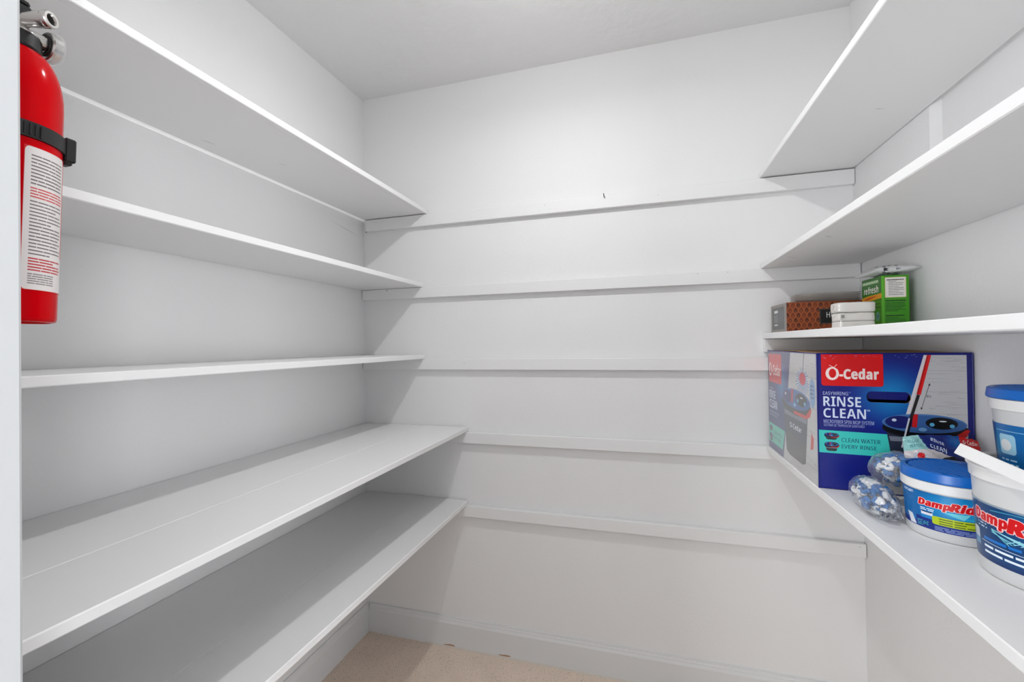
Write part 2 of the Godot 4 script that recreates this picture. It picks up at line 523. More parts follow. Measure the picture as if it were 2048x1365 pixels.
# ------------------------------------------------------------------ the room
func make_room() -> void:
	var st := start()
	cbox(st, Vector3(-0.12, -0.1, -0.12), Vector3(W + 0.12, 0, ZF + 0.05), 0)
	struct("floor", st, M.floor, "beige speckled sheet floor of the pantry")
	st = start()
	cbox(st, Vector3(-2.4, -0.1, ZF + 0.05), Vector3(6.0, 0, 4.3), 0)
	struct("floor_hall", st, M.hall_floor, "plain light grey floor of the hall", "floor")
	st = start()
	cbox(st, Vector3(-2.4, H, -0.12), Vector3(6.0, H + 0.1, 4.3), 0)
	struct("ceiling", st, M.ceiling, "white lightly textured ceiling")
	st = start()
	cbox(st, Vector3(-0.12, 0, -0.12), Vector3(0, H, ZF), 0)
	struct("wall_left", st, M.wall, "white left wall behind the deep shelves")
	st = start()
	cbox(st, Vector3(0, 0, -0.12), Vector3(W, H, 0), 0)
	struct("wall_back", st, M.wall, "white back wall crossed by five battens")
	st = start()
	cbox(st, Vector3(W, 0, -0.12), Vector3(W + 0.12, H, ZF), 0)
	var wr := struct("wall_right", st, M.wall, "white right wall behind the stocked shelves")
	st = start()                                            # shallow step of the upper wall by the corner
	var e := 0.013
	var y0 := 1.578
	var y1 := H
	quad(st, Vector3(W - e, y0, 0), Vector3(W - e, y0, 0.419), Vector3(W - e, y1, 0.419), Vector3(W - e, y1, 0), Vector3.LEFT)
	quad(st, Vector3(W - e, y0, 0.419), Vector3(W, y0, 0.444), Vector3(W, y1, 0.444), Vector3(W - e, y1, 0.419), Vector3(-0.88, 0, 0.46))
	tri(st, Vector3(W - e, y0, 0), Vector3(W - e, y0, 0.419), Vector3(W, y0, 0.444), Vector3.DOWN)
	tri(st, Vector3(W - e, y0, 0), Vector3(W, y0, 0), Vector3(W, y0, 0.444), Vector3.DOWN)
	obj("furred_panel", st, M.wall, wr)
	# front wall with the door opening
	st = start()
	var xa := 0.655
	var xb := 1.640
	var yt := 2.06
	cbox(st, Vector3(-2.4, 0, ZF), Vector3(xa, H, ZH), 0)
	cbox(st, Vector3(xb, 0, ZF), Vector3(6.0, H, ZH), 0)
	cbox(st, Vector3(xa, yt, ZF), Vector3(xb, H, ZH), 0)
	struct("wall_front", st, M.wall, "white front wall with the door opening")
	st = start()
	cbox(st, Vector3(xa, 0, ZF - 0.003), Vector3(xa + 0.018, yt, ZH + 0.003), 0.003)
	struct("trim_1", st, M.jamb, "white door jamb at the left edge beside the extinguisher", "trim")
	st = start()
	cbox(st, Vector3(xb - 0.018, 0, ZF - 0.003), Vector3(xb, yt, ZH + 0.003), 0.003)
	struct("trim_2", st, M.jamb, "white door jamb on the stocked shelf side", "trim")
	st = start()
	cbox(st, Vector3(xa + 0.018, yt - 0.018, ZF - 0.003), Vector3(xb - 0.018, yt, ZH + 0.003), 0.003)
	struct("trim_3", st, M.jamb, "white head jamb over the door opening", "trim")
	# the hall outside
	var wy0 := 0.15
	var wy1 := 2.10
	var zh := 4.2
	st = start()
	cbox(st, Vector3(-2.4, 0, zh), Vector3(-2.0, H, zh + 0.1), 0)
	cbox(st, Vector3(-0.3, 0, zh), Vector3(4.0, H, zh + 0.1), 0)
	cbox(st, Vector3(5.7, 0, zh), Vector3(6.0, H, zh + 0.1), 0)
	for x in [-2.0, 4.0]:
		cbox(st, Vector3(x, 0, zh), Vector3(x + 1.7, wy0, zh + 0.1), 0)
		cbox(st, Vector3(x, wy1, zh), Vector3(x + 1.7, H, zh + 0.1), 0)
	struct("wall_hall_far", st, M.hall, "plain white wall with two tall added fill windows across the hall", "wall")
	# two unseen tall windows added for soft fill: frame, glowing panes, area light
	var glow := mat(Color(0.95, 0.97, 1.0), 0.2)
	glow.emission_enabled = true
	glow.emission = Color(0.96, 0.98, 1.0)
	glow.emission_energy_multiplier = 1.0
	for k in 2:
		var wx0: float = [-2.0, 4.0][k]
		var wx1 := wx0 + 1.7
		st = start()
		cbox(st, Vector3(wx0, wy0, zh + 0.01), Vector3(wx1, wy0 + 0.05, zh + 0.09), 0.003)
		cbox(st, Vector3(wx0, wy1 - 0.05, zh + 0.01), Vector3(wx1, wy1, zh + 0.09), 0.003)
		for x in [wx0, (wx0 + wx1) / 2 - 0.025, wx1 - 0.05]:
			cbox(st, Vector3(x, wy0 + 0.05, zh + 0.01), Vector3(x + 0.05, wy1 - 0.05, zh + 0.09), 0.003)
		var win := struct("added_window_%d" % (k + 1), st, M.trim, "added tall white frame with glowing panes for fill, unseen across the hall, " + ["on the left", "on the right"][k], "added_window")
		for x in [wx0 + 0.05, (wx0 + wx1) / 2 + 0.025]:
			st = start()
			cbox(st, Vector3(x, wy0 + 0.05, zh + 0.045), Vector3(x + (wx1 - wx0) / 2 - 0.075, wy1 - 0.05, zh + 0.055), 0)
			obj("fill_pane", st, glow, win)
		var l := AreaLight3D.new()
		l.name = "added_fill_light"
		l.position = Vector3((wx0 + wx1) / 2, (wy0 + wy1) / 2, zh)
		l.area_size = Vector2(wx1 - wx0 - 0.1, wy1 - wy0 - 0.1)
		l.light_color = Color(0.997, 0.998, 1.0)
		l.light_energy = [LEFT_FILL_ENERGY, RIGHT_FILL_ENERGY][k]
		l.area_range = 12.0
		l.area_attenuation = 2.0
		l.shadow_enabled = true
		win.add_child(l)
	st = start()
	cbox(st, Vector3(-2.4, 0, ZH), Vector3(-2.3, H, zh), 0)
	struct("wall_hall_left", st, M.hall, "plain white hall end wall on the left", "wall")
	st = start()
	cbox(st, Vector3(5.9, 0, ZH), Vector3(6.0, H, zh), 0)
	struct("wall_hall_right", st, M.hall, "plain white hall end wall on the right", "wall")
	# baseboards
	var prof := [[0.0, 0.0], [0.0135, 0.0], [0.0135, 0.100], [0.0095, 0.110], [0.0090, 0.114], [0.0065, 0.118], [0.0055, 0.1256], [0.0, 0.1256]]
	st = start(); sweep(st, prof, Vector3(0.0137, 0, 0), Vector3(W, 0, 0), Vector3(0, 0, 1))
	var bb := struct("baseboard_back", st, M.trim, "white moulded baseboard along the back wall")
	st = start(); sweep(st, prof, Vector3(0, 0, 0), Vector3(0, 0, ZF), Vector3(1, 0, 0))
	struct("baseboard_left", st, M.trim, "white moulded baseboard under the deep left shelves")
	st = start(); sweep(st, prof, Vector3(W, 0, 0.014), Vector3(W, 0, ZF), Vector3(-1, 0, 0))
	struct("baseboard_right", st, M.trim, "white moulded baseboard along the right wall")
	st = start(); sweep(st, [[0.0135, 0.0], [0.0185, 0.0], [0.0165, 0.0035], [0.0135, 0.006]], Vector3(0.30, 0, 0), Vector3(W, 0, 0), Vector3(0, 0, 1))
	obj("caulk_bead", st, M.caulk, bb)
	for cx in [0.415, 0.662]:                               # flaked paint at the foot of the baseboard
		st = start()
		var p := PackedVector2Array()
		for i in 14:
			var a := TAU * i / 14
			p.append(Vector2(cx + 0.026 * cos(a) * (1 + 0.2 * sin(a * 3 + cx * 9)), 0.0085 + 0.0045 * sin(a) * (1 + 0.3 * sin(a * 2))))
		var ix := Geometry2D.triangulate_polygon(p)
		for i in range(0, ix.size(), 3):
			var v: Array[Vector3] = []
			for k in 3: v.append(Vector3(p[ix[i + k]].x, p[ix[i + k]].y, 0.0138))
			tri(st, v[0], v[1], v[2], Vector3.BACK)
		obj("bare_patch", st, M.bare, bb)

func nail_head(parent: Node, at: Vector3, r: float) -> void:
	var st := start()
	lathe(st, [[0.0, 0.0011], [r * 0.7, 0.0009], [r, 0.0003], [r, -0.001], [0.0, -0.001]], 10, at, Basis(Vector3.RIGHT, PI / 2))
	obj("nail_head", st, M.nail, parent)

func make_battens() -> void:
	var tops := [1.876, 1.5562, 1.2408, 0.9284, 0.6167]
	var words := ["topmost white batten on the back wall, with a bent nail", "second white batten from the top on the back wall", "third white batten from the top on the back wall", "fourth white batten from the top, beneath the deep upper shelf", "lowest white batten on the back wall"]
	var nails := [[[0.0272, 1.8215, 0.0022], [0.8604, 1.8601, 0.0012], [1.2942, 1.8535, 0.0011]], [[0.1303, 1.549, 0.0022], [1.4274, 1.5499, 0.0011], [1.5278, 1.5495, 0.001]], [[0.5015, 1.2223, 0.0012]], [], [[1.915, 0.607, 0.0012]]]
	var made := []
	for i in 5:
		var o := thing("support_batten", Vector3(0, tops[i], 0), words[i], "batten", "back wall battens")
		var st := start()
		var x0 := 0.022 if i == 0 else 0.002
		var bh := 0.0505 if i == 0 else 0.0461
		cbox(st, Vector3(x0, -bh, 0), Vector3(1.9225 if i == 0 else W - 0.003, 0, 0.0215), 0.0015)
		obj("strip", st, M.batten, o)
		for n in nails[i]: nail_head(o, Vector3(n[0], n[1] - tops[i], 0.0215), n[2])
		made.append(o)
	var o := thing("support_batten", Vector3(0, 1.307, 0), "short white batten under the shelf holding the tissue box", "batten", "back wall battens")
	var st := start()
	cbox(st, Vector3(1.642, -0.046, 0), Vector3(W - 0.002, -0.0005, 0.0215), 0.0015)
	obj("strip", st, M.batten, o)
	# bent nail standing out of the top batten
	st = start()
	tube(st, [Vector3(1.0975, 1.866, 0.0212), Vector3(1.0975, 1.866, 0.027), Vector3(1.0955, 1.869, 0.0305), Vector3(1.0945, 1.876, 0.031), Vector3(1.0935, 1.880, 0.031)], 0.0016, 8)
	tag(obj("bent_nail", st, M.nail), "small dark bent nail sticking out of the top back batten", "nail")

func shelf(lo: Vector3, hi: Vector3, label: String, group: String, seam := 0.0) -> Node3D:
	var o := thing("wall_shelf", Vector3(lo.x, lo.y, lo.z), label, "shelf", group)
	var s := hi - lo
	if seam > 0:
		var st := start()
		cbox(st, Vector3.ZERO, Vector3(seam - 0.0002, s.y, s.z), 0.0010)
		obj("board", st, M.shelf, o)
		st = start()
		cbox(st, Vector3(seam + 0.0002, 0, 0), s, 0.0020)
		obj("board", st, M.shelf, o)
	else:
		var st := start()
		cbox(st, Vector3.ZERO, s, 0.0018)
		obj("board", st, M.shelf, o)
	return o

func scuff(parent: Node3D, a: Vector3, b: Vector3, n: Vector3, width: float) -> void:   # a rubbed grey mark lying on a painted face
	var st := start()
	var side := (b - a).cross(n).normalized() * width / 2
	var m := (a + b) / 2 + side * 0.8
	a += n * 0.00015; b += n * 0.00015; m += n * 0.00015
	tri(st, a, m + side, m - side, n)
	tri(st, b, m + side, m - side, n)
	var o := obj("scuff", st, M.scuff)
	o.get_parent().remove_child(o)
	parent.add_child(o, true)
	o.position = -parent.position

func make_scuffs() -> void:
	M.scuff = mat(Color(0.80, 0.795, 0.79), 0.6)
	var left: Array[Node3D] = []
	var right: Array[Node3D] = []
	for c in get_children():
		if c is Node3D and c.get_meta("group", "") == "left wall shelves": left.append(c)
		if c is Node3D and c.get_meta("group", "") == "right wall shelves": right.append(c)
	scuff(left[0], Vector3(0.075, 1.879, 0.80), Vector3(0.062, 1.879, 0.845), Vector3.DOWN, 0.004)
	scuff(left[0], Vector3(0.150, 1.879, 0.62), Vector3(0.140, 1.879, 0.650), Vector3.DOWN, 0.003)
	scuff(left[1], Vector3(0.29, 1.557, 0.74), Vector3(0.285, 1.557, 0.752), Vector3.DOWN, 0.003)
	scuff(right[0], Vector3(1.795, 1.8797, 0.45), Vector3(1.825, 1.8797, 0.44), Vector3.DOWN, 0.003)
	scuff(right[1], Vector3(1.665, 1.5562, 0.51), Vector3(1.690, 1.5562, 0.49), Vector3.DOWN, 0.005)
	scuff(right[1], Vector3(1.655, 1.5562, 0.24), Vector3(1.700, 1.5562, 0.20), Vector3.DOWN, 0.004)
	scuff(right[1], Vector3(1.670, 1.5562, 0.16), Vector3(1.715, 1.5562, 0.13), Vector3.DOWN, 0.003)
	scuff(get_node("wall_left"), Vector3(0, 1.826, 0.24), Vector3(0, 1.800, 0.02), Vector3.RIGHT, 0.003)

func make_shelves() -> void:
	var t := 0.0185
	var L := [[1.8975, 0.3299, 0.0155, "topmost left shelf, white, with a slit of light behind it"], [1.5755, 0.3055, 0.002, "second white left shelf from the top, behind the extinguisher label"],
		[1.2598, 0.3098, 0.002, "narrow white left shelf at eye level, just over the deep ones"], [0.9488, 0.5075, 0.002, "upper deep white left shelf with a lengthwise seam"], [0.6356, 0.5029, 0.002, "lowest left shelf, deep and white, half in shadow"]]
	for i in 5:
		var a: Array = L[i]
		if i == 0:                                          # a thin panel with a deeper front lip, set off the wall
			var o := thing("wall_shelf", Vector3(a[2], a[0] - t, 0.003), a[3], "shelf", "left wall shelves")
			var d: float = a[1] - a[2]
			var st := start()
			cbox(st, Vector3.ZERO, Vector3(d - 0.019, 0.005, ZF - 0.007), 0.0008)
			obj("board", st, M.shelf, o)
			st = start()
			cbox(st, Vector3(d - 0.019, 0, 0), Vector3(d, t, ZF - 0.007), 0.0015)
			obj("front_lip", st, M.shelf, o)
			continue
		shelf(Vector3(a[2], a[0] - t, 0.003), Vector3(a[1], a[0], ZF - 0.004), a[3], "left wall shelves", 0.307 if i >= 3 else 0.0)
	var r := 0.0198
	var R := [[1.8995, 0.2985, 0.0, "topmost right shelf, white, reaching out of the picture top"], [1.5760, 0.3015, 0.0, "second white right shelf from the top, over the green box"],
		[1.3273, 0.2968, 0.0, "white right shelf carrying tissue box and green box"], [0.9328, 0.2950, 0.0205, "lowest white right shelf carrying mop box and tubs"]]
	for a in R:
		var back := 0.0145 if a[0] > 1.8 else 0.0015
		shelf(Vector3(W - a[1], a[0] - r, 0.003 + a[2]), Vector3(W - back, a[0], ZF - 0.004), a[3], "right wall shelves")

# ------------------------------------------------------------------ fire extinguisher
func make_extinguisher() -> void:
	var t := thing("fire_extinguisher", Vector3(0.559, 1.3315, 1.459), "red fire extinguisher with printed white label hanging beside the door jamb", "fire extinguisher")
	var lean := Vector3(0.45, 0, -0.893)
	t.basis = Basis(Vector3.UP.cross(lean).normalized(), deg_to_rad(1.6))
	t.position -= Vector3(0.0016, 0, -0.0032)
	var r := 0.041
	var st := start()
	var pr := [[0.0, 0.004], [r - 0.006, 0.004], [r - 0.004, 0.0], [r - 0.001, 0.001], [r, 0.005], [r, 0.08], [r, 0.16], [r, 0.246]]
	for i in range(1, 11):
		var a := PI / 2 * i / 10.0
		pr.append([0.017 + (r - 0.017) * cos(a), 0.246 + 0.060 * sin(a)])
	pr.append([0.017, 0.310])
	lathe(st, pr, 64, Vector3.ZERO, Basis.IDENTITY, 0.0, TAU, false)
	obj("cylinder", st, M.red_paint, t)
	# label: band over the side that faces the door; sin/cos angle 0 = +z, PI/2 = +x
	var c := Canvas.new(320, 512, Color(0.78, 0.02, 0.04))
	c.rounded(0.0, 0.0, 1.0, 1.0, 0.001, Color(0.80, 0.03, 0.05))
	c.rounded(0.01, 0.004, 0.80, 0.996, 0.06, Color(0.90, 0.88, 0.87))
	c.rect(0.60, 0.74, 0.92, 0.996, Color(0.90, 0.88, 0.87))
	c.lines(0.10, 0.05, 0.74, 0.27, 9, 0.0085, Color(0.42, 0.38, 0.39), rng)
	c.lines(0.10, 0.28, 0.76, 0.36, 4, 0.009, Color(0.80, 0.30, 0.32), rng)
	c.lines(0.10, 0.37, 0.76, 0.76, 16, 0.0085, Color(0.45, 0.42, 0.43), rng)
	c.lines(0.10, 0.77, 0.76, 0.87, 5, 0.009, Color(0.74, 0.22, 0.25), rng)
	c.lines(0.10, 0.88, 0.56, 0.96, 5, 0.008, Color(0.55, 0.53, 0.53), rng)
	for i in 4: c.rect(0.835, 0.30 + 0.12 * i, 0.90, 0.36 + 0.12 * i, Color(0.88, 0.30, 0.30))
	st = start()
	lathe(st, [[r + 0.0004, 0.034], [r + 0.0004, 0.190]], 40, Vector3.ZERO, Basis.IDENTITY, deg_to_rad(79), deg_to_rad(160))
	obj("label", st, printed(c, 0.4), t)
	# strap and buckle
	st = start()
	lathe(st, [[r + 0.0002, 0.198], [r + 0.0022, 0.1985], [r + 0.0022, 0.2155], [r + 0.0002, 0.216]], 64)
	for i in 7:
		var a := deg_to_rad(60 + i * 6.0)
		var q := Vector3(sin(a), 0, cos(a)) * (r + 0.0024)
		cbox(st, q + Vector3(-0.0009, 0.2005, -0.0009), q + Vector3(0.0009, 0.2135, 0.0009), 0.0003)
	var strap := obj("strap", st, M.black, t)
	st = start()
	cbox(st, Vector3(0.006, 0.193, -r - 0.007), Vector3(0.022, 0.221, -r + 0.004), 0.0015)
	cbox(st, Vector3(0.008, 0.189, -r - 0.0045), Vector3(0.020, 0.196, -r + 0.004), 0.0015)
	obj("buckle", st, M.black, strap)
	# wall bracket
	st = start()
	cbox(st, Vector3(-0.016, 0.06, r + 0.001), Vector3(0.016, 0.26, r + 0.0045), 0.001)
	obj("wall_bracket", st, M.black, t)
	# head
	st = start()
	lathe(st, [[0.0, 0.306], [0.0205, 0.306], [0.0215, 0.308], [0.0215, 0.321], [0.0205, 0.323], [0.0, 0.323]], 40)
	obj("collar", st, M.black, t)
	var valve := start()
	lathe(valve, [[0.0, 0.3232], [0.0195, 0.3232], [0.0200, 0.3245], [0.0175, 0.327], [0.0130, 0.331], [0.0115, 0.338], [0.0120, 0.346], [0.0, 0.348]], 40, Vector3.ZERO, Basis.IDENTITY, 0.0, TAU, false)
	cbox(valve, Vector3(-0.009, 0.322, -0.026), Vector3(0.009, 0.334, 0.006), 0.002)
	cbox(valve, Vector3(-0.030, 0.328, -0.011), Vector3(0.004, 0.352, 0.011), 0.003)
	obj("valve_body", valve, M.chrome, t)
	var d := Vector3(0.935, 0.03, -0.33).normalized()
	var b := Basis(d.cross(Vector3.UP).normalized(), d, d.cross(d.cross(Vector3.UP)).normalized())
	st = start()
	var no := Vector3(0, 0.340, 0)
	lathe(st, [[0.0068, 0.0], [0.0076, 0.003], [0.0086, 0.032], [0.0092, 0.034], [0.0092, 0.0375], [0.0082, 0.0390], [0.0058, 0.0390], [0.0050, 0.0370], [0.0050, 0.022]], 32, no, b)
	var noz := obj("nozzle", st, M.chrome, t)
	st = start()
	lathe(st, [[0.0050, 0.0230], [0.0, 0.0230]], 24, no, b)
	obj("bore", st, M.black, noz)
	st = start()
	cbox(st, Vector3(-0.085, 0.349, -0.0085), Vector3(0.012, 0.3555, 0.0085), 0.002)
	cbox(st, Vector3(0.004, 0.340, -0.0085), Vector3(0.013, 0.3555, 0.0085), 0.002)
	obj("carry_handle", st, M.black, t)
	st = start()
	var h := Basis(Vector3(0, 0, 1), deg_to_rad(-14))
	var lever := start()
	cbox(lever, Vector3(-0.085, 0, -0.008), Vector3(0.010, 0.006, 0.008), 0.002)
	st.append_from(lever.commit(), 0, Transform3D(h, Vector3(0.0, 0.358, 0)))
	obj("squeeze_lever", st, M.black, t)
	# gauge: faces away from the wall (-z)
	var gb := Basis(Vector3.RIGHT, -PI / 2)
	var gc := Vector3(0, 0.3275, -0.0215)
	st = start()
	lathe(st, [[0.0, -0.004], [0.007, -0.004], [0.007, 0.004], [0.0155, 0.0045], [0.0168, 0.006], [0.0168, 0.014], [0.0155, 0.014], [0.0150, 0.008], [0.0, 0.008]], 40, gc, gb)
	var ga := obj("pressure_gauge", st, M.chrome, t)
	st = start()
	lathe(st, [[0.0148, 0.0083], [0.0, 0.0083]], 32, gc, gb)
	lathe(st, [[0.0090, 0.0040], [0.0125, 0.0038], [0.0125, 0.0030], [0.0090, 0.0028]], 32, gc, gb)
	obj("dial", st, M.black, ga)
	st = start()
	var lp := [[0.0172, 0.008], [0.0182, 0.012]]
	for i in 8:
		var a := PI / 2 * i / 7.0
		lp.append([0.0182 * cos(a), 0.012 + 0.010 * sin(a)])
	lathe(st, lp, 40, gc, gb, 0.0, TAU, false)
	obj("lens", st, M.lens, ga)

# ------------------------------------------------------------------ things on the right shelves
func box_faces(o: Node3D, called: String, lo: Vector3, hi: Vector3, front: Material, left: Material, other: Material) -> MeshInstance3D:
	var mesh := ArrayMesh.new()
	var st := start()
	quad(st, Vector3(lo.x, hi.y, hi.z), Vector3(hi.x, hi.y, hi.z), Vector3(hi.x, lo.y, hi.z), Vector3(lo.x, lo.y, hi.z), Vector3.BACK)
	st.commit(mesh)
	st = start()
	quad(st, Vector3(lo.x, hi.y, lo.z), Vector3(lo.x, hi.y, hi.z), Vector3(lo.x, lo.y, hi.z), Vector3(lo.x, lo.y, lo.z), Vector3.LEFT)
	st.commit(mesh)
	st = start()
	quad(st, Vector3(hi.x, lo.y, lo.z), Vector3(hi.x, lo.y, hi.z), Vector3(hi.x, hi.y, hi.z), Vector3(hi.x, hi.y, lo.z), Vector3.RIGHT)
	quad(st, Vector3(lo.x, lo.y, lo.z), Vector3(hi.x, lo.y, lo.z), Vector3(hi.x, hi.y, lo.z), Vector3(lo.x, hi.y, lo.z), Vector3.FORWARD)
	quad(st, Vector3(lo.x, hi.y, lo.z), Vector3(hi.x, hi.y, lo.z), Vector3(hi.x, hi.y, hi.z), Vector3(lo.x, hi.y, hi.z), Vector3.UP)
	quad(st, Vector3(lo.x, lo.y, lo.z), Vector3(hi.x, lo.y, lo.z), Vector3(hi.x, lo.y, hi.z), Vector3(lo.x, lo.y, hi.z), Vector3.DOWN)
	st.commit(mesh)
	mesh.surface_set_material(0, front); mesh.surface_set_material(1, left); mesh.surface_set_material(2, other)
	var m := MeshInstance3D.new()
	m.name = called
	m.mesh = mesh
	o.add_child(m, true)
	return m

func bucket_art(c: Canvas, cx: float, cy: float, rx: float, ry: float, base: float, brand: bool) -> void:   # the printed picture of a mop bucket
	var dark := Color(0.07, 0.08, 0.11)
	c.poly([[cx - rx * 0.90, cy + ry * 0.8], [cx + rx * 0.84, cy + ry * 0.8], [cx + rx * 0.66, base], [cx + rx * 0.50, base + ry * 0.25], [cx - rx * 0.5, base + ry * 0.25], [cx - rx * 0.68, base]], Color(0.16, 0.19, 0.27))
	c.poly([[cx - rx * 0.84, cy + ry * 1.5], [cx + rx * 0.78, cy + ry * 1.5], [cx + rx * 0.74, cy + ry * 2.0], [cx - rx * 0.80, cy + ry * 2.0]], Color(0.45, 0.48, 0.54))
	c.poly([[cx - rx * 0.72, cy + (base - cy) * 0.66], [cx + rx * 0.70, cy + (base - cy) * 0.66], [cx + rx * 0.60, base], [cx + rx * 0.45, base + ry * 0.3], [cx - rx * 0.45, base + ry * 0.3], [cx - rx * 0.62, base]], Color(0.22, 0.21, 0.23))
	c.oval(cx, cy + ry * 0.62, rx, ry, dark)
	c.oval(cx + rx * 0.02, cy + ry * 0.48, rx * 1.01, ry, Color(0.03, 0.03, 0.05))
	c.poly([[cx - rx * 0.10, cy + ry * 1.22], [cx + rx * 0.72, cy + ry * 1.18], [cx + rx * 0.98, cy + ry * 0.40], [cx + rx * 1.06, cy + ry * 0.45], [cx + rx * 0.98, cy + ry * 1.15], [cx + rx * 0.72, cy + ry * 1.52], [cx - rx * 0.10, cy + ry * 1.56]], Color(0.80, 0.10, 0.10))
	c.oval(cx, cy, rx, ry, Color(0.30, 0.47, 0.70))
	c.oval(cx, cy + ry * 0.06, rx * 0.97, ry * 0.90, Color(0.22, 0.38, 0.62))
	c.oval(cx - rx * 0.56, cy - ry * 0.05, rx * 0.36, ry * 0.66, Color(0.08, 0.11, 0.40))
	c.oval(cx - rx * 0.70, cy - ry * 0.25, rx * 0.06, ry * 0.16, Color(0.8, 0.85, 0.92))
	c.oval(cx + rx * 0.42, cy - ry * 0.10, rx * 0.37, ry * 0.62, dark)
	c.oval(cx + rx * 0.42, cy - ry * 0.02, rx * 0.30, ry * 0.46, Color(0.01, 0.01, 0.02))
	c.oval(cx + rx * 0.20, cy + ry * 0.06, rx * 0.06, ry * 0.20, Color(0.36, 0.68, 0.85))
	c.oval(cx + rx * 0.66, cy + ry * 0.14, rx * 0.06, ry * 0.20, Color(0.36, 0.68, 0.85))
	c.oval(cx + rx * 0.45, cy - ry * 0.32, rx * 0.09, ry * 0.07, Color(0.9, 0.92, 0.95))
	c.poly([[cx - rx * 0.24, cy - ry * 0.95], [cx - rx * 0.12, cy - ry * 0.95], [cx - rx * 0.16, cy + ry * 0.45], [cx - rx * 0.28, cy + ry * 0.40]], Color(0.78, 0.10, 0.12))
	c.oval(cx - rx * 0.02, cy + ry * 0.62, rx * 0.10, ry * 0.2, Color(0.45, 0.66, 0.86))
	if brand:
		c.text("O-Cedar", cx - rx * 0.40, cy + (base - cy) * 0.44, cx + rx * 0.42, cy + (base - cy) * 0.54, Color(0.86, 0.88, 0.92))

func wood_art(c: Canvas, pts: Array, y0: float, y1: float, x0: float, x1: float) -> void:    # printed grey floorboards
	c.poly(pts, Color(0.76, 0.76, 0.77))
	for i in 70:
		var y := rng.randf_range(y0, y1)
		var x := rng.randf_range(x0, x1)
		var l := rng.randf_range(0.03, 0.16)
		var g := rng.randf_range(0.50, 0.72)
		c.stroke(x, y, minf(x + l, x1), y + rng.randf_range(-0.004, 0.004), 0.002 + 0.006 * rng.randf(), Color(g, g, g + 0.01, 0.45), 0.001)
	for i in 4:
		var y := y0 + (y1 - y0) * (i + 0.6) / 4
		c.stroke(x0, y, x1, y, 0.0025, Color(0.45, 0.45, 0.47, 0.45))

func logo_art(c: Canvas, x0: float, y0: float, x1: float, y1: float) -> void:   # the red brand panel
	c.rounded(x0, y0 - 0.05, x1, y1, (x1 - x0) * 0.05, Color(0.85, 0.0, 0.03))
	var w := x1 - x0
	var h := y1 - y0
	var ox := x0 + w * 0.185
	var oy := y0 + h * 0.60
	var wh := Color(0.97, 0.90, 0.88)
	c.oval(ox, oy, w * 0.112, h * 0.215, wh)
	c.oval(ox + w * 0.005, oy - h * 0.01, w * 0.060, h * 0.150, Color(0.85, 0.0, 0.03))
	c.stroke(x0 + w * 0.135, y0 + h * 0.32, ox + w * 0.06, oy - h * 0.17, 0.004 * w / 0.42, wh)
	c.stroke(x0 + w * 0.265, y0 + h * 0.30, ox + w * 0.01, oy - h * 0.17, 0.004 * w / 0.42, wh)
	c.stroke(ox + w * 0.005, oy - h * 0.2, ox + w * 0.10, oy - h * 0.12, 0.003 * w / 0.42, wh)
	c.text("-Cedar", x0 + w * 0.305, y0 + h * 0.44, x0 + w * 0.925, y0 + h * 0.77, wh, true, 0.0, 0.0, 0.0025 * w / 0.42)

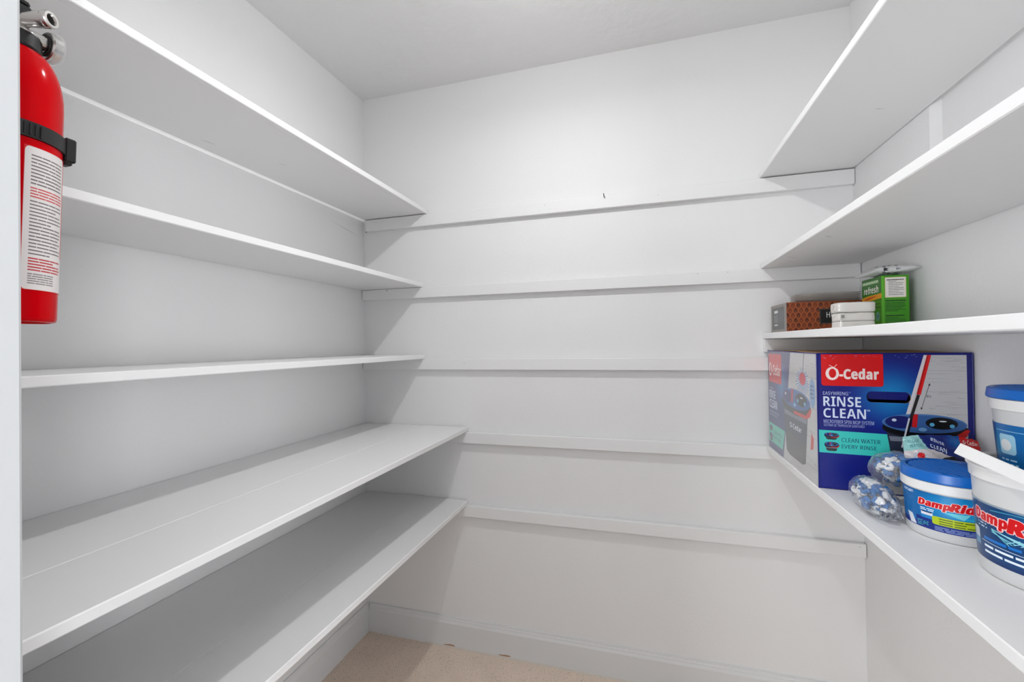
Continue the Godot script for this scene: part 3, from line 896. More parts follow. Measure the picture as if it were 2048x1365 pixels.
func mop_front() -> Canvas:
	var c := Canvas.new(720, 820, Color(0.035, 0.075, 0.46))
	c.radial(0.50, 0.30, 0.36, Color(0.08, 0.52, 0.78))
	c.rect(0.0, 0.735, 1.0, 1.0, Color(0.035, 0.10, 0.50))
	wood_art(c, [[0.712, 0.012], [0.967, 0.012], [0.967, 1.0], [0.40, 1.0], [0.598, 0.413]], 0.03, 0.62, 0.715, 0.965)
	c.poly([[0.40, 1.0], [0.598, 0.413], [0.712, 0.012], [0.735, 0.012], [0.62, 0.413], [0.43, 1.0]], Color(0.86, 0.84, 0.85))
	c.rect(0.967, 0.0, 1.0, 1.0, Color(0.03, 0.06, 0.42))
	c.rect(0.0, 0.0, 1.0, 0.012, Color(0.035, 0.08, 0.48))
	logo_art(c, 0.030, 0.012, 0.455, 0.238)
	var lt := Color(0.86, 0.90, 0.97)
	c.text("EASYWRING", 0.041, 0.281, 0.216, 0.306, lt, false)
	c.text("TM", 0.218, 0.281, 0.234, 0.288, lt, false)
	c.text("RINSE", 0.041, 0.317, 0.303, 0.389, lt)
	c.text("CLEAN", 0.041, 0.404, 0.335, 0.474, lt)
	c.text("TM", 0.339, 0.405, 0.362, 0.418, lt)
	c.text("MICROFIBER SPIN MOP SYSTEM", 0.042, 0.489, 0.387, 0.514, lt, false)
	c.text("SISTEMA DE TRAPEADOR GIRATORIO", 0.042, 0.520, 0.324, 0.538, lt, false)
	c.poly([[0.0, 0.567], [0.478, 0.573], [0.50, 0.735], [0.0, 0.735]], Color(0.24, 0.80, 0.76))
	bucket_art(c, 0.095, 0.598, 0.052, 0.014, 0.632, false)
	bucket_art(c, 0.095, 0.668, 0.052, 0.016, 0.715, false)
	c.text("CLEAN WATER", 0.165, 0.619, 0.428, 0.648, Color(0.06, 0.22, 0.36), false)
	c.text("EVERY RINSE", 0.165, 0.667, 0.402, 0.694, Color(0.06, 0.22, 0.36), false)
	bucket_art(c, 0.702, 0.486, 0.262, 0.066, 0.90, true)
	c.stroke(0.745, 0.012, 0.676, 0.286, 0.026, Color(0.86, 0.07, 0.08))
	c.stroke(0.738, 0.012, 0.669, 0.286, 0.006, Color(0.60, 0.02, 0.04))
	c.stroke(0.675, 0.288, 0.625, 0.452, 0.020, Color(0.16, 0.14, 0.14))
	c.stroke(0.615, 0.452, 0.565, 0.66, 0.012, Color(0.80, 0.82, 0.86))
	c.stroke(0.628, 0.452, 0.580, 0.66, 0.014, Color(0.05, 0.05, 0.07))
	var ar := Color(0.2, 0.2, 0.22)
	c.stroke(0.743, 0.215, 0.692, 0.382, 0.003, ar)
	c.poly([[0.746, 0.205], [0.750, 0.224], [0.735, 0.220]], ar)
	c.poly([[0.689, 0.392], [0.700, 0.378], [0.686, 0.373]], ar)
	c.text("48 in", 0.722, 0.285, 0.752, 0.305, ar, false)
	for i in 26:                                             # scuffs along the upper edge
		var x := rng.randf_range(0.02, 0.68)
		var y := 0.012 + 0.02 * rng.randf() * (1 if rng.randf() < 0.7 else 2)
		c.stroke(x, y, x + rng.randf_range(0.004, 0.02), y + rng.randf_range(-0.006, 0.006), 0.003, Color(0.75, 0.82, 0.95, 0.7))
	return c

func mop_side() -> Canvas:                                   # u = 0 at the back wall, 1 at the front corner
	var c := Canvas.new(640, 440, Color(0.10, 0.17, 0.42))
	c.radial(0.33, 0.30, 0.2, Color(0.15, 0.48, 0.70))
	wood_art(c, [[0.545, 0.0], [1.0, 0.0], [1.0, 1.0], [0.36, 1.0], [0.44, 0.62]], 0.05, 0.98, 0.50, 1.0)
	c.rounded(0.02, 0.03, 0.345, 0.32, 0.015, Color(0.83, 0.06, 0.09))
	c.oval(0.065, 0.19, 0.034, 0.070, Color(0.97, 0.92, 0.9)); c.oval(0.066, 0.187, 0.018, 0.05, Color(0.83, 0.06, 0.09))
	c.text("-Cedar", 0.11, 0.135, 0.325, 0.245, Color(0.97, 0.92, 0.9))
	var lt := Color(0.84, 0.88, 0.94)
	c.text("EASYWRING", 0.03, 0.375, 0.14, 0.395, lt, false)
	c.text("RINSE", 0.03, 0.405, 0.185, 0.485, lt)
	c.text("CLEAN", 0.03, 0.50, 0.225, 0.585, lt)
	c.text("MICROFIBER SPIN MOP SYSTEM", 0.03, 0.61, 0.265, 0.635, lt, false)
	c.text("SISTEMA DE TRAPEADOR GIRATORIO", 0.03, 0.645, 0.23, 0.665, lt, false)
	c.poly([[0.0, 0.745], [0.40, 0.745], [0.345, 0.935], [0.0, 0.935]], Color(0.30, 0.78, 0.68))
	bucket_art(c, 0.06, 0.785, 0.04, 0.016, 0.82, false)
	bucket_art(c, 0.06, 0.865, 0.04, 0.018, 0.92, false)
	c.text("CLEAN WATER", 0.115, 0.80, 0.33, 0.835, Color(0.08, 0.30, 0.34), false)
	c.text("EVERY RINSE", 0.115, 0.855, 0.31, 0.89, Color(0.08, 0.30, 0.34), false)
	for i in 60:                                             # printed mop head
		var a := TAU * i / 60.0
		var l := rng.randf_range(0.8, 1.1)
		c.stroke(0.765 + 0.02 * cos(a), 0.23 + 0.03 * sin(a), 0.765 + 0.115 * l * cos(a), 0.25 + 0.125 * l * sin(a), 0.005, Color(0.80, 0.83, 0.90) if i % 2 else Color(0.28, 0.42, 0.62))
	c.stroke(0.80, 0.0, 0.77, 0.17, 0.009, Color(0.22, 0.22, 0.26))
	c.oval(0.765, 0.215, 0.055, 0.052, Color(0.80, 0.10, 0.18))
	c.oval(0.925, 0.31, 0.045, 0.115, Color(0.45, 0.62, 0.80)); c.lines(0.90, 0.24, 0.95, 0.36, 4, 0.015, Color(0.12, 0.16, 0.24), rng)
	bucket_art(c, 0.62, 0.405, 0.27, 0.085, 0.90, true)
	c.poly([[0.90, 0.62], [0.935, 0.66], [0.925, 0.74], [0.88, 0.76]], Color(0.80, 0.12, 0.14))
	return c

func make_mop_box() -> void:
	# corners on the shelf: the carton is a little out of square
	var y0 := 0.9332
	var hgt := 0.333
	var FL := Vector3(1.6455, 0, 0.498)
	var FR := Vector3(1.931, 0, 0.540)
	var BR := Vector3(1.931, 0, 0.022)
	var BL := Vector3(1.652, 0, 0.022)
	var t := thing("mop_carton", Vector3(FL.x, y0, FL.z), "blue cardboard mop set carton with red brand panel", "box")
	var o := Vector3(FL.x, 0, FL.z)
	FL -= o; FR -= o; BR -= o; BL -= o
	var up := Vector3(0, hgt, 0)
	var mesh := ArrayMesh.new()
	var ux := (FR - FL)
	var nf := Vector3(-ux.z, 0, ux.x).normalized()
	if nf.z < 0: nf = -nf
	var at := func(u: float, v: float) -> Vector3: return FL + ux * u + up * (1 - v)
	# front panel with the slotted hand hole: two simple polygons round it
	var sl := []
	for k in 9:
		var a := PI / 2 + PI * k / 8.0
		sl.append(Vector2(0.373 + 0.034 * cos(a), 0.311 + 0.039 * -sin(a) * -1))
	var sr := []
	for k in 9:
		var a := -PI / 2 + PI * k / 8.0
		sr.append(Vector2(0.594 + 0.034 * cos(a), 0.311 + 0.039 * sin(a)))
	var mid := 0.483
	var pl := PackedVector2Array([Vector2(0, 0), Vector2(mid, 0), Vector2(mid, 0.272)])
	for k in 9: pl.append(Vector2(sl[8 - k].x, sl[8 - k].y))
	pl.append_array(PackedVector2Array([Vector2(mid, 0.350), Vector2(mid, 1), Vector2(0, 1)]))
	var pr := PackedVector2Array([Vector2(1, 0), Vector2(mid, 0), Vector2(mid, 0.272)])
	for k in 9: pr.append(Vector2(sr[k].x, sr[k].y))
	pr.append_array(PackedVector2Array([Vector2(mid, 0.350), Vector2(mid, 1), Vector2(1, 1)]))
	var st := start()
	for p in [pl, pr]:
		var ix := Geometry2D.triangulate_polygon(p)
		for i in range(0, ix.size(), 3):
			tri(st, at.call(p[ix[i]].x, p[ix[i]].y), at.call(p[ix[i + 1]].x, p[ix[i + 1]].y), at.call(p[ix[i + 2]].x, p[ix[i + 2]].y), nf, p[ix[i]], p[ix[i + 1]], p[ix[i + 2]])
	st.commit(mesh)
	st = start()
	var lv := BL - FL
	var nl := Vector3(-1, 0, 0)
	quad(st, BL + up, FL + up, FL, BL, nl)
	st.commit(mesh)
	st = start()
	quad(st, FR, BR, BR + up, FR + up, Vector3.RIGHT)
	quad(st, BL, BR, BR + up, BL + up, Vector3.FORWARD)
	quad(st, FL, FR, BR, BL, Vector3.DOWN)
	st.commit(mesh)
	var navy := mat(Color(0.035, 0.08, 0.46), 0.32)
	mesh.surface_set_material(0, printed(mop_front(), 0.28))
	var side_print := printed(mop_side(), 0.28)
	side_print.clearcoat_enabled = true
	side_print.clearcoat = 1.0
	side_print.clearcoat_roughness = 0.2
	mesh.surface_set_material(1, side_print)
	mesh.surface_set_material(2, navy)
	var m := MeshInstance3D.new()
	m.name = "carton_body"
	m.mesh = mesh
	t.add_child(m, true)
	# top flaps, a little sprung
	st = start()
	var n1 := 0.0015
	quad(st, BL + up, BR + up, (BR + FR) / 2 + up + Vector3(0, 0.002, 0.002), (BL + FL) / 2 + up + Vector3(0, 0.002, 0.002), Vector3.UP)
	var f1 := obj("top_flap", st, M.cardboard, t)
	st = start()
	quad(st, FL + up, FR + up, (BR + FR) / 2 + up + Vector3(0, 0.004, -0.002), (BL + FL) / 2 + up + Vector3(0, 0.004, -0.002), Vector3.UP)
	obj("top_flap", st, M.cardboard, t)
	st = start()                                            # rolled rims of the carton edges
	tube(st, [FL + up, FR + up], 0.0016, 6, false); tube(st, [FL, FL + up], 0.0016, 6, false); tube(st, [BL + up, FL + up], 0.0016, 6, false); tube(st, [FR, FR + up], 0.0016, 6, false)
	tube(st, [FL + Vector3(0, n1, 0), FR + Vector3(0, n1, 0)], 0.0012, 6, false)
	obj("folded_edge", st, navy, t)
	# the dark red set of the mop seen over the carton top
	# hand hole: the punched flap pushed in, and the dark inside
	st = start()
	var inn := -nf * 0.020
	var q := []
	for k in 9: q.append(sl[8 - k])
	for k in 9: q.append(sr[8 - k])
	for k in q.size():
		var a: Vector3 = at.call(q[k].x, q[k].y)
		var b: Vector3 = at.call(q[(k + 1) % q.size()].x, q[(k + 1) % q.size()].y)
		var c3: Vector3 = at.call(mid, 0.311)
		quad(st, a, b, b - nf * 0.0035, a - nf * 0.0035, (c3 - (a + b) / 2).normalized())
	obj("hole_edge", st, M.cardboard, t)
	st = start()
	quad(st, at.call(0.345, 0.273) - nf * 0.003, at.call(0.622, 0.273) - nf * 0.003, at.call(0.622, 0.335) + inn, at.call(0.345, 0.335) + inn, nf)
	obj("hand_hole_flap", st, navy, t)

func make_tissue_box() -> void:
	var lo := Vector3(1.665, 1.3275, 0.022)
	var hi := Vector3(1.895, 1.4195, 0.194)
	var t := thing("tissue_box", Vector3(lo.x, lo.y, hi.z), "brown patterned tissue box with grey end on the right shelf", "box")
	var c := Canvas.new(640, 256, Color(0.50, 0.225, 0.095))
	var dark := Color(0.27, 0.10, 0.045)
	var lite := Color(0.68, 0.38, 0.20)
	for row in 7:
		for col in 17:
			var x := (col + (0.5 if row % 2 else 0.0)) * 0.066 + 0.01
			var y := row * 0.17 + 0.02
			var p := []
			for k in 13:
				var a := PI * k / 12.0
				p.append([x + 0.035 * cos(a), y + 0.13 - 0.155 * sin(a)])
			for k in 12: c.stroke(p[k][0], p[k][1], p[k + 1][0], p[k + 1][1], 0.005, lite)
			c.poly([[x, y + 0.0], [x + 0.018, y + 0.075], [x + 0.017, y + 0.13], [x, y + 0.155], [x - 0.017, y + 0.13], [x - 0.018, y + 0.075]], dark if (row + col) % 2 == 0 else Color(0.44, 0.185, 0.075))
			c.oval(x, y + 0.11, 0.006, 0.016, lite)
	c.rect(0.39, 0.25, 0.66, 0.75, Color(0.25, 0.24, 0.23))
	c.rect(0.402, 0.275, 0.648, 0.725, Color(0.015, 0.015, 0.02))
	c.text("Hu", 0.470, 0.36, 0.556, 0.55, Color(0.93, 0.93, 0.93), false)
	var s := Canvas.new(256, 128, Color(0.56, 0.53, 0.50))
	s.rect(0.08, 0.10, 0.86, 0.90, Color(0.38, 0.38, 0.39))
	s.rect(0.22, 0.20, 0.46, 0.30, Color(0.86, 0.86, 0.86))
	s.lines(0.20, 0.36, 0.48, 0.64, 6, 0.025, Color(0.60, 0.60, 0.60), rng)
	s.lines(0.52, 0.24, 0.82, 0.66, 8, 0.025, Color(0.46, 0.46, 0.47), rng)
	s.rect(0.22, 0.70, 0.44, 0.76, Color(0.80, 0.80, 0.80))
	var o := Vector3(lo.x, lo.y, hi.z)
	box_faces(t, "carton_body", lo - o, hi - o, printed(c, 0.4), printed(s, 0.4), mat(Color(0.45, 0.20, 0.09), 0.45))

func make_trays() -> void:
	var t := thing("plastic_tray_stack", Vector3(1.795, 1.4200, 0.112), "stack of nested clear plastic trays lying on the brown tissue box", "trays")
	for i in 5:
		var y := i * 0.0056
		var st := start()
		var prof := [[0.80, 0.0005 + y], [0.93, 0.003 + y], [0.955, 0.0050 + y], [1.0, 0.0056 + y]]
		var pts := []
		for k in 57:
			var a := TAU * k / 56
			var ca := cos(a)
			var sa := sin(a)
			var s := pow(pow(absf(ca), 5) + pow(absf(sa), 5), -0.2)
			var row := [Vector3(0, 0.0005 + y, 0)]
			for q in prof:
				var w := 1.0 + 0.012 * sin(a * 12.0)
				row.append(Vector3(ca * s * 0.088 * q[0] * w, q[1], sa * s * 0.070 * q[0] * w))
			pts.append(row)
		grid(st, pts, [], func(p: Vector3) -> Vector3: return Vector3(p.x * 0.2, 1, p.z * 0.2), true)
		obj("tray", st, M.tray, t)

func soft_box(st: SurfaceTool, c: Vector3, s: Vector3, pw: float, wob: float, seed_: int) -> void:   # rounded soft block
	var f := FastNoiseLite.new()
	f.seed = seed_
	f.frequency = 18.0
	var pts := []
	for i in 41:
		var a := TAU * i / 40
		var row := []
		for j in 21:
			var b := -PI / 2 + PI * j / 20
			var d := Vector3(cos(b) * cos(a), sin(b), cos(b) * sin(a))
			var n := pow(pow(absf(d.x), pw) + pow(absf(d.y), pw) + pow(absf(d.z), pw), -1 / pw)
			var q := d * n
			row.append(c + q * s * (1 + wob * f.get_noise_3d(q.x * s.x + c.x, q.y * s.y + c.y, q.z * s.z + c.z)))
		pts.append(row)
	grid(st, pts, [], func(p: Vector3) -> Vector3: return (p - c) / s, true)

func make_napkins() -> void:
	var y := 1.3275
	var t := thing("napkin_pack", Vector3(1.7640, y, 0.418), "lower film-wrapped white napkin pack with small grey code patch", "napkins", "napkin packs")
	for i in 2:
		var st := start()
		soft_box(st, Vector3(0.0005 * i, 0.0105 + 0.0215 * i, -0.026), Vector3(0.0400, 0.0103 + 0.0008 * i, 0.026), 16.0, 0.03, 31 + i)
		obj("folded_napkins", st, M.paper, t)
	var c := Canvas.new(64, 64, Color(0.84, 0.83, 0.81))
	c.rect(0.2, 0.25, 0.85, 0.75, Color(0.55, 0.54, 0.53))
	c.lines(0.1, 0.80, 0.9, 0.98, 2, 0.04, Color(0.7, 0.69, 0.68), rng)
	var st2 := start()
	quad(st2, Vector3(-0.038, 0.042, 0.0013), Vector3(-0.026, 0.042, 0.0013), Vector3(-0.026, 0.024, 0.0013), Vector3(-0.038, 0.024, 0.0013), Vector3.BACK)
	obj("code_patch", st2, printed(c, 0.5), t)
	st2 = start()
	soft_box(st2, Vector3(0, 0.0212, -0.026), Vector3(0.0410, 0.0218, 0.0270), 14.0, 0.05, 77)
	obj("film", st2, M.wrap, t)
	t = thing("napkin_pack", Vector3(1.7630, y + 0.0435, 0.420), "upper white napkin pack lying on another pack", "napkins", "napkin packs")
	st2 = start()
	soft_box(st2, Vector3(0, 0.0132, -0.027), Vector3(0.0415, 0.0130, 0.0270), 14.0, 0.04, 35)
	obj("folded_napkins", st2, M.paper, t)
	st2 = start()
	soft_box(st2, Vector3(0, 0.0136, -0.027), Vector3(0.0425, 0.0136, 0.0280), 12.0, 0.06, 36)
	obj("film", st2, M.wrap, t)

func make_green_box() -> void:
	var lo := Vector3(1.843, 1.3275, 0.252)
	var hi := Vector3(1.904, 1.4695, 0.360)
	var t := thing("green_carton", Vector3(lo.x, lo.y, hi.z), "tall bright green carton with white text panel on the right shelf", "box")
	var c := Canvas.new(220, 512, Color(0.24, 0.58, 0.06))
	c.rect(0.0, 0.0, 0.10, 1.0, Color(0.36, 0.70, 0.16))
	c.rounded(0.13, 0.035, 0.90, 0.415, 0.03, Color(0.90, 0.82, 0.68))
	c.rounded(0.16, 0.045, 0.87, 0.405, 0.02, Color(0.91, 0.90, 0.88))
	c.lines(0.20, 0.06, 0.83, 0.11, 1, 0.016, Color(0.25, 0.22, 0.22), rng)
	c.lines(0.26, 0.10, 0.83, 0.38, 9, 0.010, Color(0.45, 0.45, 0.48), rng)
	c.lines(0.14, 0.45, 0.88, 0.50, 1, 0.020, Color(0.06, 0.22, 0.03), rng)
	c.lines(0.14, 0.50, 0.88, 0.68, 7, 0.012, Color(0.10, 0.32, 0.04), rng)
	c.lines(0.14, 0.73, 0.88, 0.78, 1, 0.020, Color(0.06, 0.22, 0.03), rng)
	c.lines(0.14, 0.78, 0.88, 0.95, 6, 0.012, Color(0.10, 0.32, 0.04), rng)
	var s := Canvas.new(330, 430, Color(0.17, 0.46, 0.07))
	s.rect(0.0, 0.0, 1.0, 0.26, Color(0.16, 0.44, 0.07))
	s.rect(0.04, 0.06, 0.86, 0.115, Color(0.72, 0.84, 0.66))
	s.text("refresh", 0.10, 0.16, 0.84, 0.30, Color(0.05, 0.2, 0.03), true, 0.2, 0.0, 0.010)
	s.text("refresh", 0.10, 0.16, 0.84, 0.30, Color(0.95, 0.97, 0.90), true, 0.2)
	s.poly([[0.0, 0.365], [0.35, 0.34], [1.0, 0.325], [1.0, 0.42], [0.5, 0.44], [0.0, 0.455]], Color(0.90, 0.62, 0.05))
	s.poly([[0.10, 0.40], [0.4, 0.365], [0.85, 0.355], [0.5, 0.40], [0.2, 0.425]], Color(0.80, 0.33, 0.02))
	s.rect(0.0, 0.46, 1.0, 1.0, Color(0.26, 0.60, 0.07))
	s.lines(0.55, 0.50, 0.95, 0.60, 3, 0.018, Color(0.06, 0.22, 0.03), rng)
	s.oval(0.80, 0.76, 0.10, 0.09, Color(0.42, 0.66, 0.58)); s.lines(0.74, 0.72, 0.88, 0.80, 3, 0.012, Color(0.15, 0.35, 0.40), rng)
	var o := Vector3(lo.x, lo.y, hi.z)
	box_faces(t, "carton_body", lo - o, hi - o, printed(c, 0.35), printed(s, 0.35), mat(Color(0.24, 0.58, 0.06), 0.4))

func make_packet() -> void:
	var t := thing("foil_packet", Vector3(1.872, 1.4700, 0.315), "crumpled white packet with black marks lying on the green carton", "packet")
	var c := Canvas.new(256, 192, Color(0.92, 0.92, 0.925))
	for i in 12:
		var x := rng.randf_range(0.15, 0.8)
		var y := rng.randf_range(0.55, 0.98)
		c.poly([[x, y], [x + 0.08, y + 0.02], [x + 0.03, y + 0.035], [x + 0.02, y + 0.09], [x - 0.03, y + 0.03]], Color(0.10, 0.10, 0.11) if i % 3 == 0 else Color(0.55, 0.57, 0.6))
	c.lines(0.06, 0.2, 0.3, 0.9, 9, 0.010, Color(0.60, 0.60, 0.62), rng)
	c.lines(0.6, 0.3, 0.9, 0.6, 5, 0.012, Color(0.55, 0.58, 0.62), rng)
	var f := FastNoiseLite.new()
	f.seed = 8
	f.frequency = 24.0
	for side in [1.0, -1.0]:
		var pts := []
		var uvs := []
		for i in 31:
			var u := i / 30.0
			var row := []
			var ur := []
			for j in 23:
				var v := j / 22.0
				var x := (u - 0.5) * 0.116
				var z := (v - 0.5) * 0.100
				var th := 0.0200 * pow(maxf(0.0, sin(PI * u)), 0.55) * pow(maxf(0.0, sin(PI * v)), 0.45)
				var y := 0.0145 + 0.003 * u + 0.004 * f.get_noise_2d(x, z) * (th / 0.0200 + 0.15) - 0.010 * pow(maxf(0.0, 0.35 - u) / 0.35, 2)
				if side < 0: y = maxf(y - th * 0.62, 0.0006 if u > 0.20 and u < 0.80 else -0.02)
				else: y += th * 0.75
				row.append(Vector3(x, y, z))
				ur.append(Vector2(u, v))
			pts.append(row); uvs.append(ur)
		var st := start()
		grid(st, pts, uvs, func(_p: Vector3) -> Vector3: return Vector3(0, side, 0))
		var mt: Material = M.get("packet")
		if mt == null:
			mt = printed(c, 0.3); M.packet = mt
		obj("front_foil" if side > 0 else "back_foil", st, mt, t)

# ------------------------------------------------------------------ moisture absorber tubs
func tub_label(kind: int) -> Canvas:
	var c := Canvas.new(880, 400, Color(0.02, 0.40, 0.68) if kind != 1 else Color(0.02, 0.24, 0.45))
	var wh := Color(0.92, 0.96, 1.0)
	var red := Color(0.84, 0.03, 0.07)
	var pink := Color(0.97, 0.80, 0.80)
	if kind == 0:
		c.radial(0.56, 0.30, 0.30, Color(0.08, 0.60, 0.84))
		c.rect(0.0, 0.86, 1.0, 1.0, Color(0.03, 0.16, 0.52))
		c.poly([[0.30, 0.70], [1.0, 0.82], [1.0, 1.0], [0.30, 1.0]], Color(0.03, 0.16, 0.52))
		c.lines(0.16, 0.05, 0.29, 0.13, 2, 0.02, wh, rng)
		c.oval(0.66, 0.42, 0.17, 0.16, Color(0.16, 0.66, 0.84))
		c.oval(0.66, 0.37, 0.17, 0.15, Color(0.10, 0.58, 0.82))
		c.poly([[0.50, 0.44], [0.66, 0.42], [0.62, 0.58]], Color(0.45, 0.83, 0.90))
		c.text("Damp", 0.325, 0.20, 0.532, 0.43, pink, true, 0.06, 0.0, 0.010)
		c.text("Rid", 0.538, 0.165, 0.675, 0.38, pink, true, 0.09, 0.0, 0.010)
		c.text("Damp", 0.325, 0.20, 0.532, 0.43, red, true, 0.06, 0.0, 0.003)
		c.text("Rid", 0.538, 0.165, 0.675, 0.38, red, true, 0.09, 0.0, 0.004)
		c.lines(0.34, 0.43, 0.46, 0.52, 2, 0.022, wh, rng)
		c.rounded(0.345, 0.53, 0.43, 0.72, 0.012, Color(0.88, 0.88, 0.92)); c.rect(0.345, 0.63, 0.43, 0.72, Color(0.10, 0.50, 0.78)); c.rect(0.35, 0.53, 0.425, 0.56, Color(0.10, 0.20, 0.40))
		c.rounded(0.425, 0.60, 0.80, 0.82, 0.02, Color(0.72, 0.80, 0.12))
		c.lines(0.47, 0.62, 0.78, 0.81, 3, 0.024, Color(0.30, 0.36, 0.06), rng)
		c.poly([[0.20, 0.70], [0.26, 0.72], [0.30, 0.98], [0.235, 0.98]], Color(0.85, 0.88, 0.92))
		c.lines(0.31, 0.80, 0.40, 0.96, 4, 0.016, Color(0.25, 0.75, 0.72), rng)
		c.lines(0.44, 0.86, 0.72, 0.98, 3, 0.016, Color(0.62, 0.70, 0.90), rng)
	elif kind == 1:
		c.radial(0.60, 0.16, 0.24, Color(0.03, 0.36, 0.58))
		c.rect(0.0, 0.0, 1.0, 0.03, Color(0.55, 0.62, 0.68))
		c.rect(0.13, 0.0, 0.19, 0.22, Color(0.36, 0.25, 0.50))
		for i in 30: c.stroke(0.36 + 0.011 * i, 0.11 - 0.05 * sin(PI * i / 30.0), 0.371 + 0.011 * i, 0.11 - 0.05 * sin(PI * (i + 1) / 30.0), 0.006, Color(0.30, 0.62, 0.72))
		c.text("Damp", 0.235, 0.15, 0.44, 0.38, pink, true, 0.04, 0.02, 0.012)
		c.text("Rid", 0.448, 0.13, 0.61, 0.37, pink, true, 0.07, 0.02, 0.012)
		c.text("Damp", 0.235, 0.15, 0.44, 0.38, red, true, 0.04, 0.02, 0.003)
		c.text("Rid", 0.448, 0.13, 0.61, 0.37, red, true, 0.07, 0.02, 0.006)
		c.lines(0.255, 0.36, 0.33, 0.47, 2, 0.024, Color(0.75, 0.84, 0.90), rng)
		for i in 3: c.stroke(0.36, 0.42 + 0.025 * i, 0.45 + 0.015 * i, 0.60 - 0.03 * i, 0.006, Color(0.50, 0.82, 0.86))
		for i in 4:
			c.stroke(0.36 + 0.02 * i, 0.42 + 0.01 * i, 0.56, 0.50 + 0.02 * i, 0.006, Color(0.60, 0.85, 0.90))
			c.stroke(0.44 + 0.03 * i, 0.57 - 0.01 * i, 0.50 + 0.03 * i, 0.46, 0.005, Color(0.60, 0.85, 0.90))
		c.rounded(0.19, 0.50, 0.26, 0.80, 0.02, Color(0.80, 0.82, 0.85)); c.rect(0.19, 0.68, 0.26, 0.80, Color(0.40, 0.60, 0.75))
		c.lines(0.30, 0.58, 0.62, 0.67, 1, 0.045, Color(0.05, 0.45, 0.80), rng)
		c.stroke(0.28, 0.68, 0.70, 0.72, 0.004, wh)
		c.lines(0.30, 0.71, 0.66, 0.90, 2, 0.040, wh, rng, 0.02)
		c.rect(0.0, 0.94, 1.0, 1.0, Color(0.03, 0.20, 0.42))
	else:
		c.stroke(0.0, 0.08, 1.0, 0.08, 0.004, Color(0.55, 0.75, 0.88))
		c.rect(0.0, 0.0, 0.12, 0.55, Color(0.02, 0.28, 0.55))
		c.rect(0.0, 0.55, 0.14, 1.0, Color(0.45, 0.66, 0.15))
		for i in 4:
			var x := 0.155 + 0.17 * i
			c.rounded(x, 0.12, x + 0.12, 0.36, 0.02, Color(0.62, 0.82, 0.92))
			c.oval(x + 0.05, 0.25, 0.04, 0.07, Color(0.90, 0.92, 0.94))
			c.lines(x, 0.40, x + 0.13, 0.56, 3, 0.020, Color(0.72, 0.86, 0.95), rng)
			c.rounded(x, 0.62, x + 0.065, 0.80, 0.012, Color(0.85, 0.84, 0.80))
			c.rounded(x + 0.075, 0.64, x + 0.135, 0.82, 0.012, Color(0.82, 0.80, 0.82) if i % 2 else Color(0.75, 0.42, 0.55))
		c.lines(0.155, 0.86, 0.9, 0.98, 3, 0.018, Color(0.62, 0.80, 0.92), rng)
	return c

func tub(called_at: Vector3, label: String, kind: int, rb: float, rt: float, h: float, lab0: float, lab1: float, face: float, arc: float, lidded: bool, lr: float, lh: float) -> Node3D:
	var t := thing("moisture_absorber_tub", called_at, label, "tub", "moisture absorber tubs")
	var r_at := func(y: float) -> float: return lerpf(rb, rt, y / h)
	var th := 0.0018
	var st := start()
	var prof := [[0.0, 0.003], [rb - 0.006, 0.003], [rb - 0.004, 0.0], [rb - 0.001, 0.0005], [rb, 0.004]]
	for i in range(1, 9): prof.append([r_at.call(0.004 + (h - 0.004) * i / 8.0), 0.004 + (h - 0.004) * i / 8.0])
	if not lidded:
		for i in range(0, 8): prof.append([r_at.call(h - (h - 0.008) * i / 8.0) - th, h - (h - 0.008) * i / 8.0])
		prof.append([rb - 0.004, 0.006]); prof.append([0.0, 0.006])
	else:
		prof.append([0.0, h])
	lathe(st, prof, 72)
	obj("pail", st, M.tub, t)
	st = start()
	lathe(st, [[r_at.call(lab0) + 0.0005, lab0], [r_at.call(lab1) + 0.0005, lab1]], 64, Vector3.ZERO, Basis.IDENTITY, face - arc / 2, face + arc / 2)
	obj("printed_label", st, printed(tub_label(kind), 0.28), t)
	st = start()
	if lidded:
		lathe(st, [[rt, h - 0.018], [rt + 0.0025, h - 0.017], [rt + 0.0030, h - 0.001], [rt, h]], 72)
		obj("rim", st, M.rim, t)
		st = start()
		lathe(st, [[rt, h + 0.0005], [lr, h + 0.0005], [lr + 0.0004, h + 0.003], [lr - 0.0012, h + lh - 0.002], [lr - 0.004, h + lh], [lr - 0.008, h + lh - 0.0005], [lr - 0.010, h + lh - 0.006], [0.0, h + lh - 0.006]], 72)
		var lid := obj("lid", st, M.lid_blue, t)
		st = start()
		for i in 11:                                         # moulded ribs of the lid
			var x := (i - 5) * (lr - 0.012) / 5.6
			var z := sqrt(maxf(0.0, pow(lr - 0.0125, 2) - x * x))
			if z > 0.004: cbox(st, Vector3(x - 0.0019, h + lh - 0.0065, -z), Vector3(x + 0.0019, h + lh - 0.0008, z), 0.0010)
		var rib := obj("lid_ribs", st, M.lid_blue, lid)
		rib.rotation.y = face + 1.1
	else:
		lathe(st, [[rt - 0.002, h - 0.020], [rt + 0.0015, h - 0.019], [rt + 0.0025, h - 0.004], [rt + 0.0050, h - 0.002], [rt + 0.0052, h + 0.001], [rt + 0.003, h + 0.0035], [rt - 0.001, h + 0.0035], [rt - 0.002, h]], 72)
		obj("rim", st, M.rim, t)
	return t

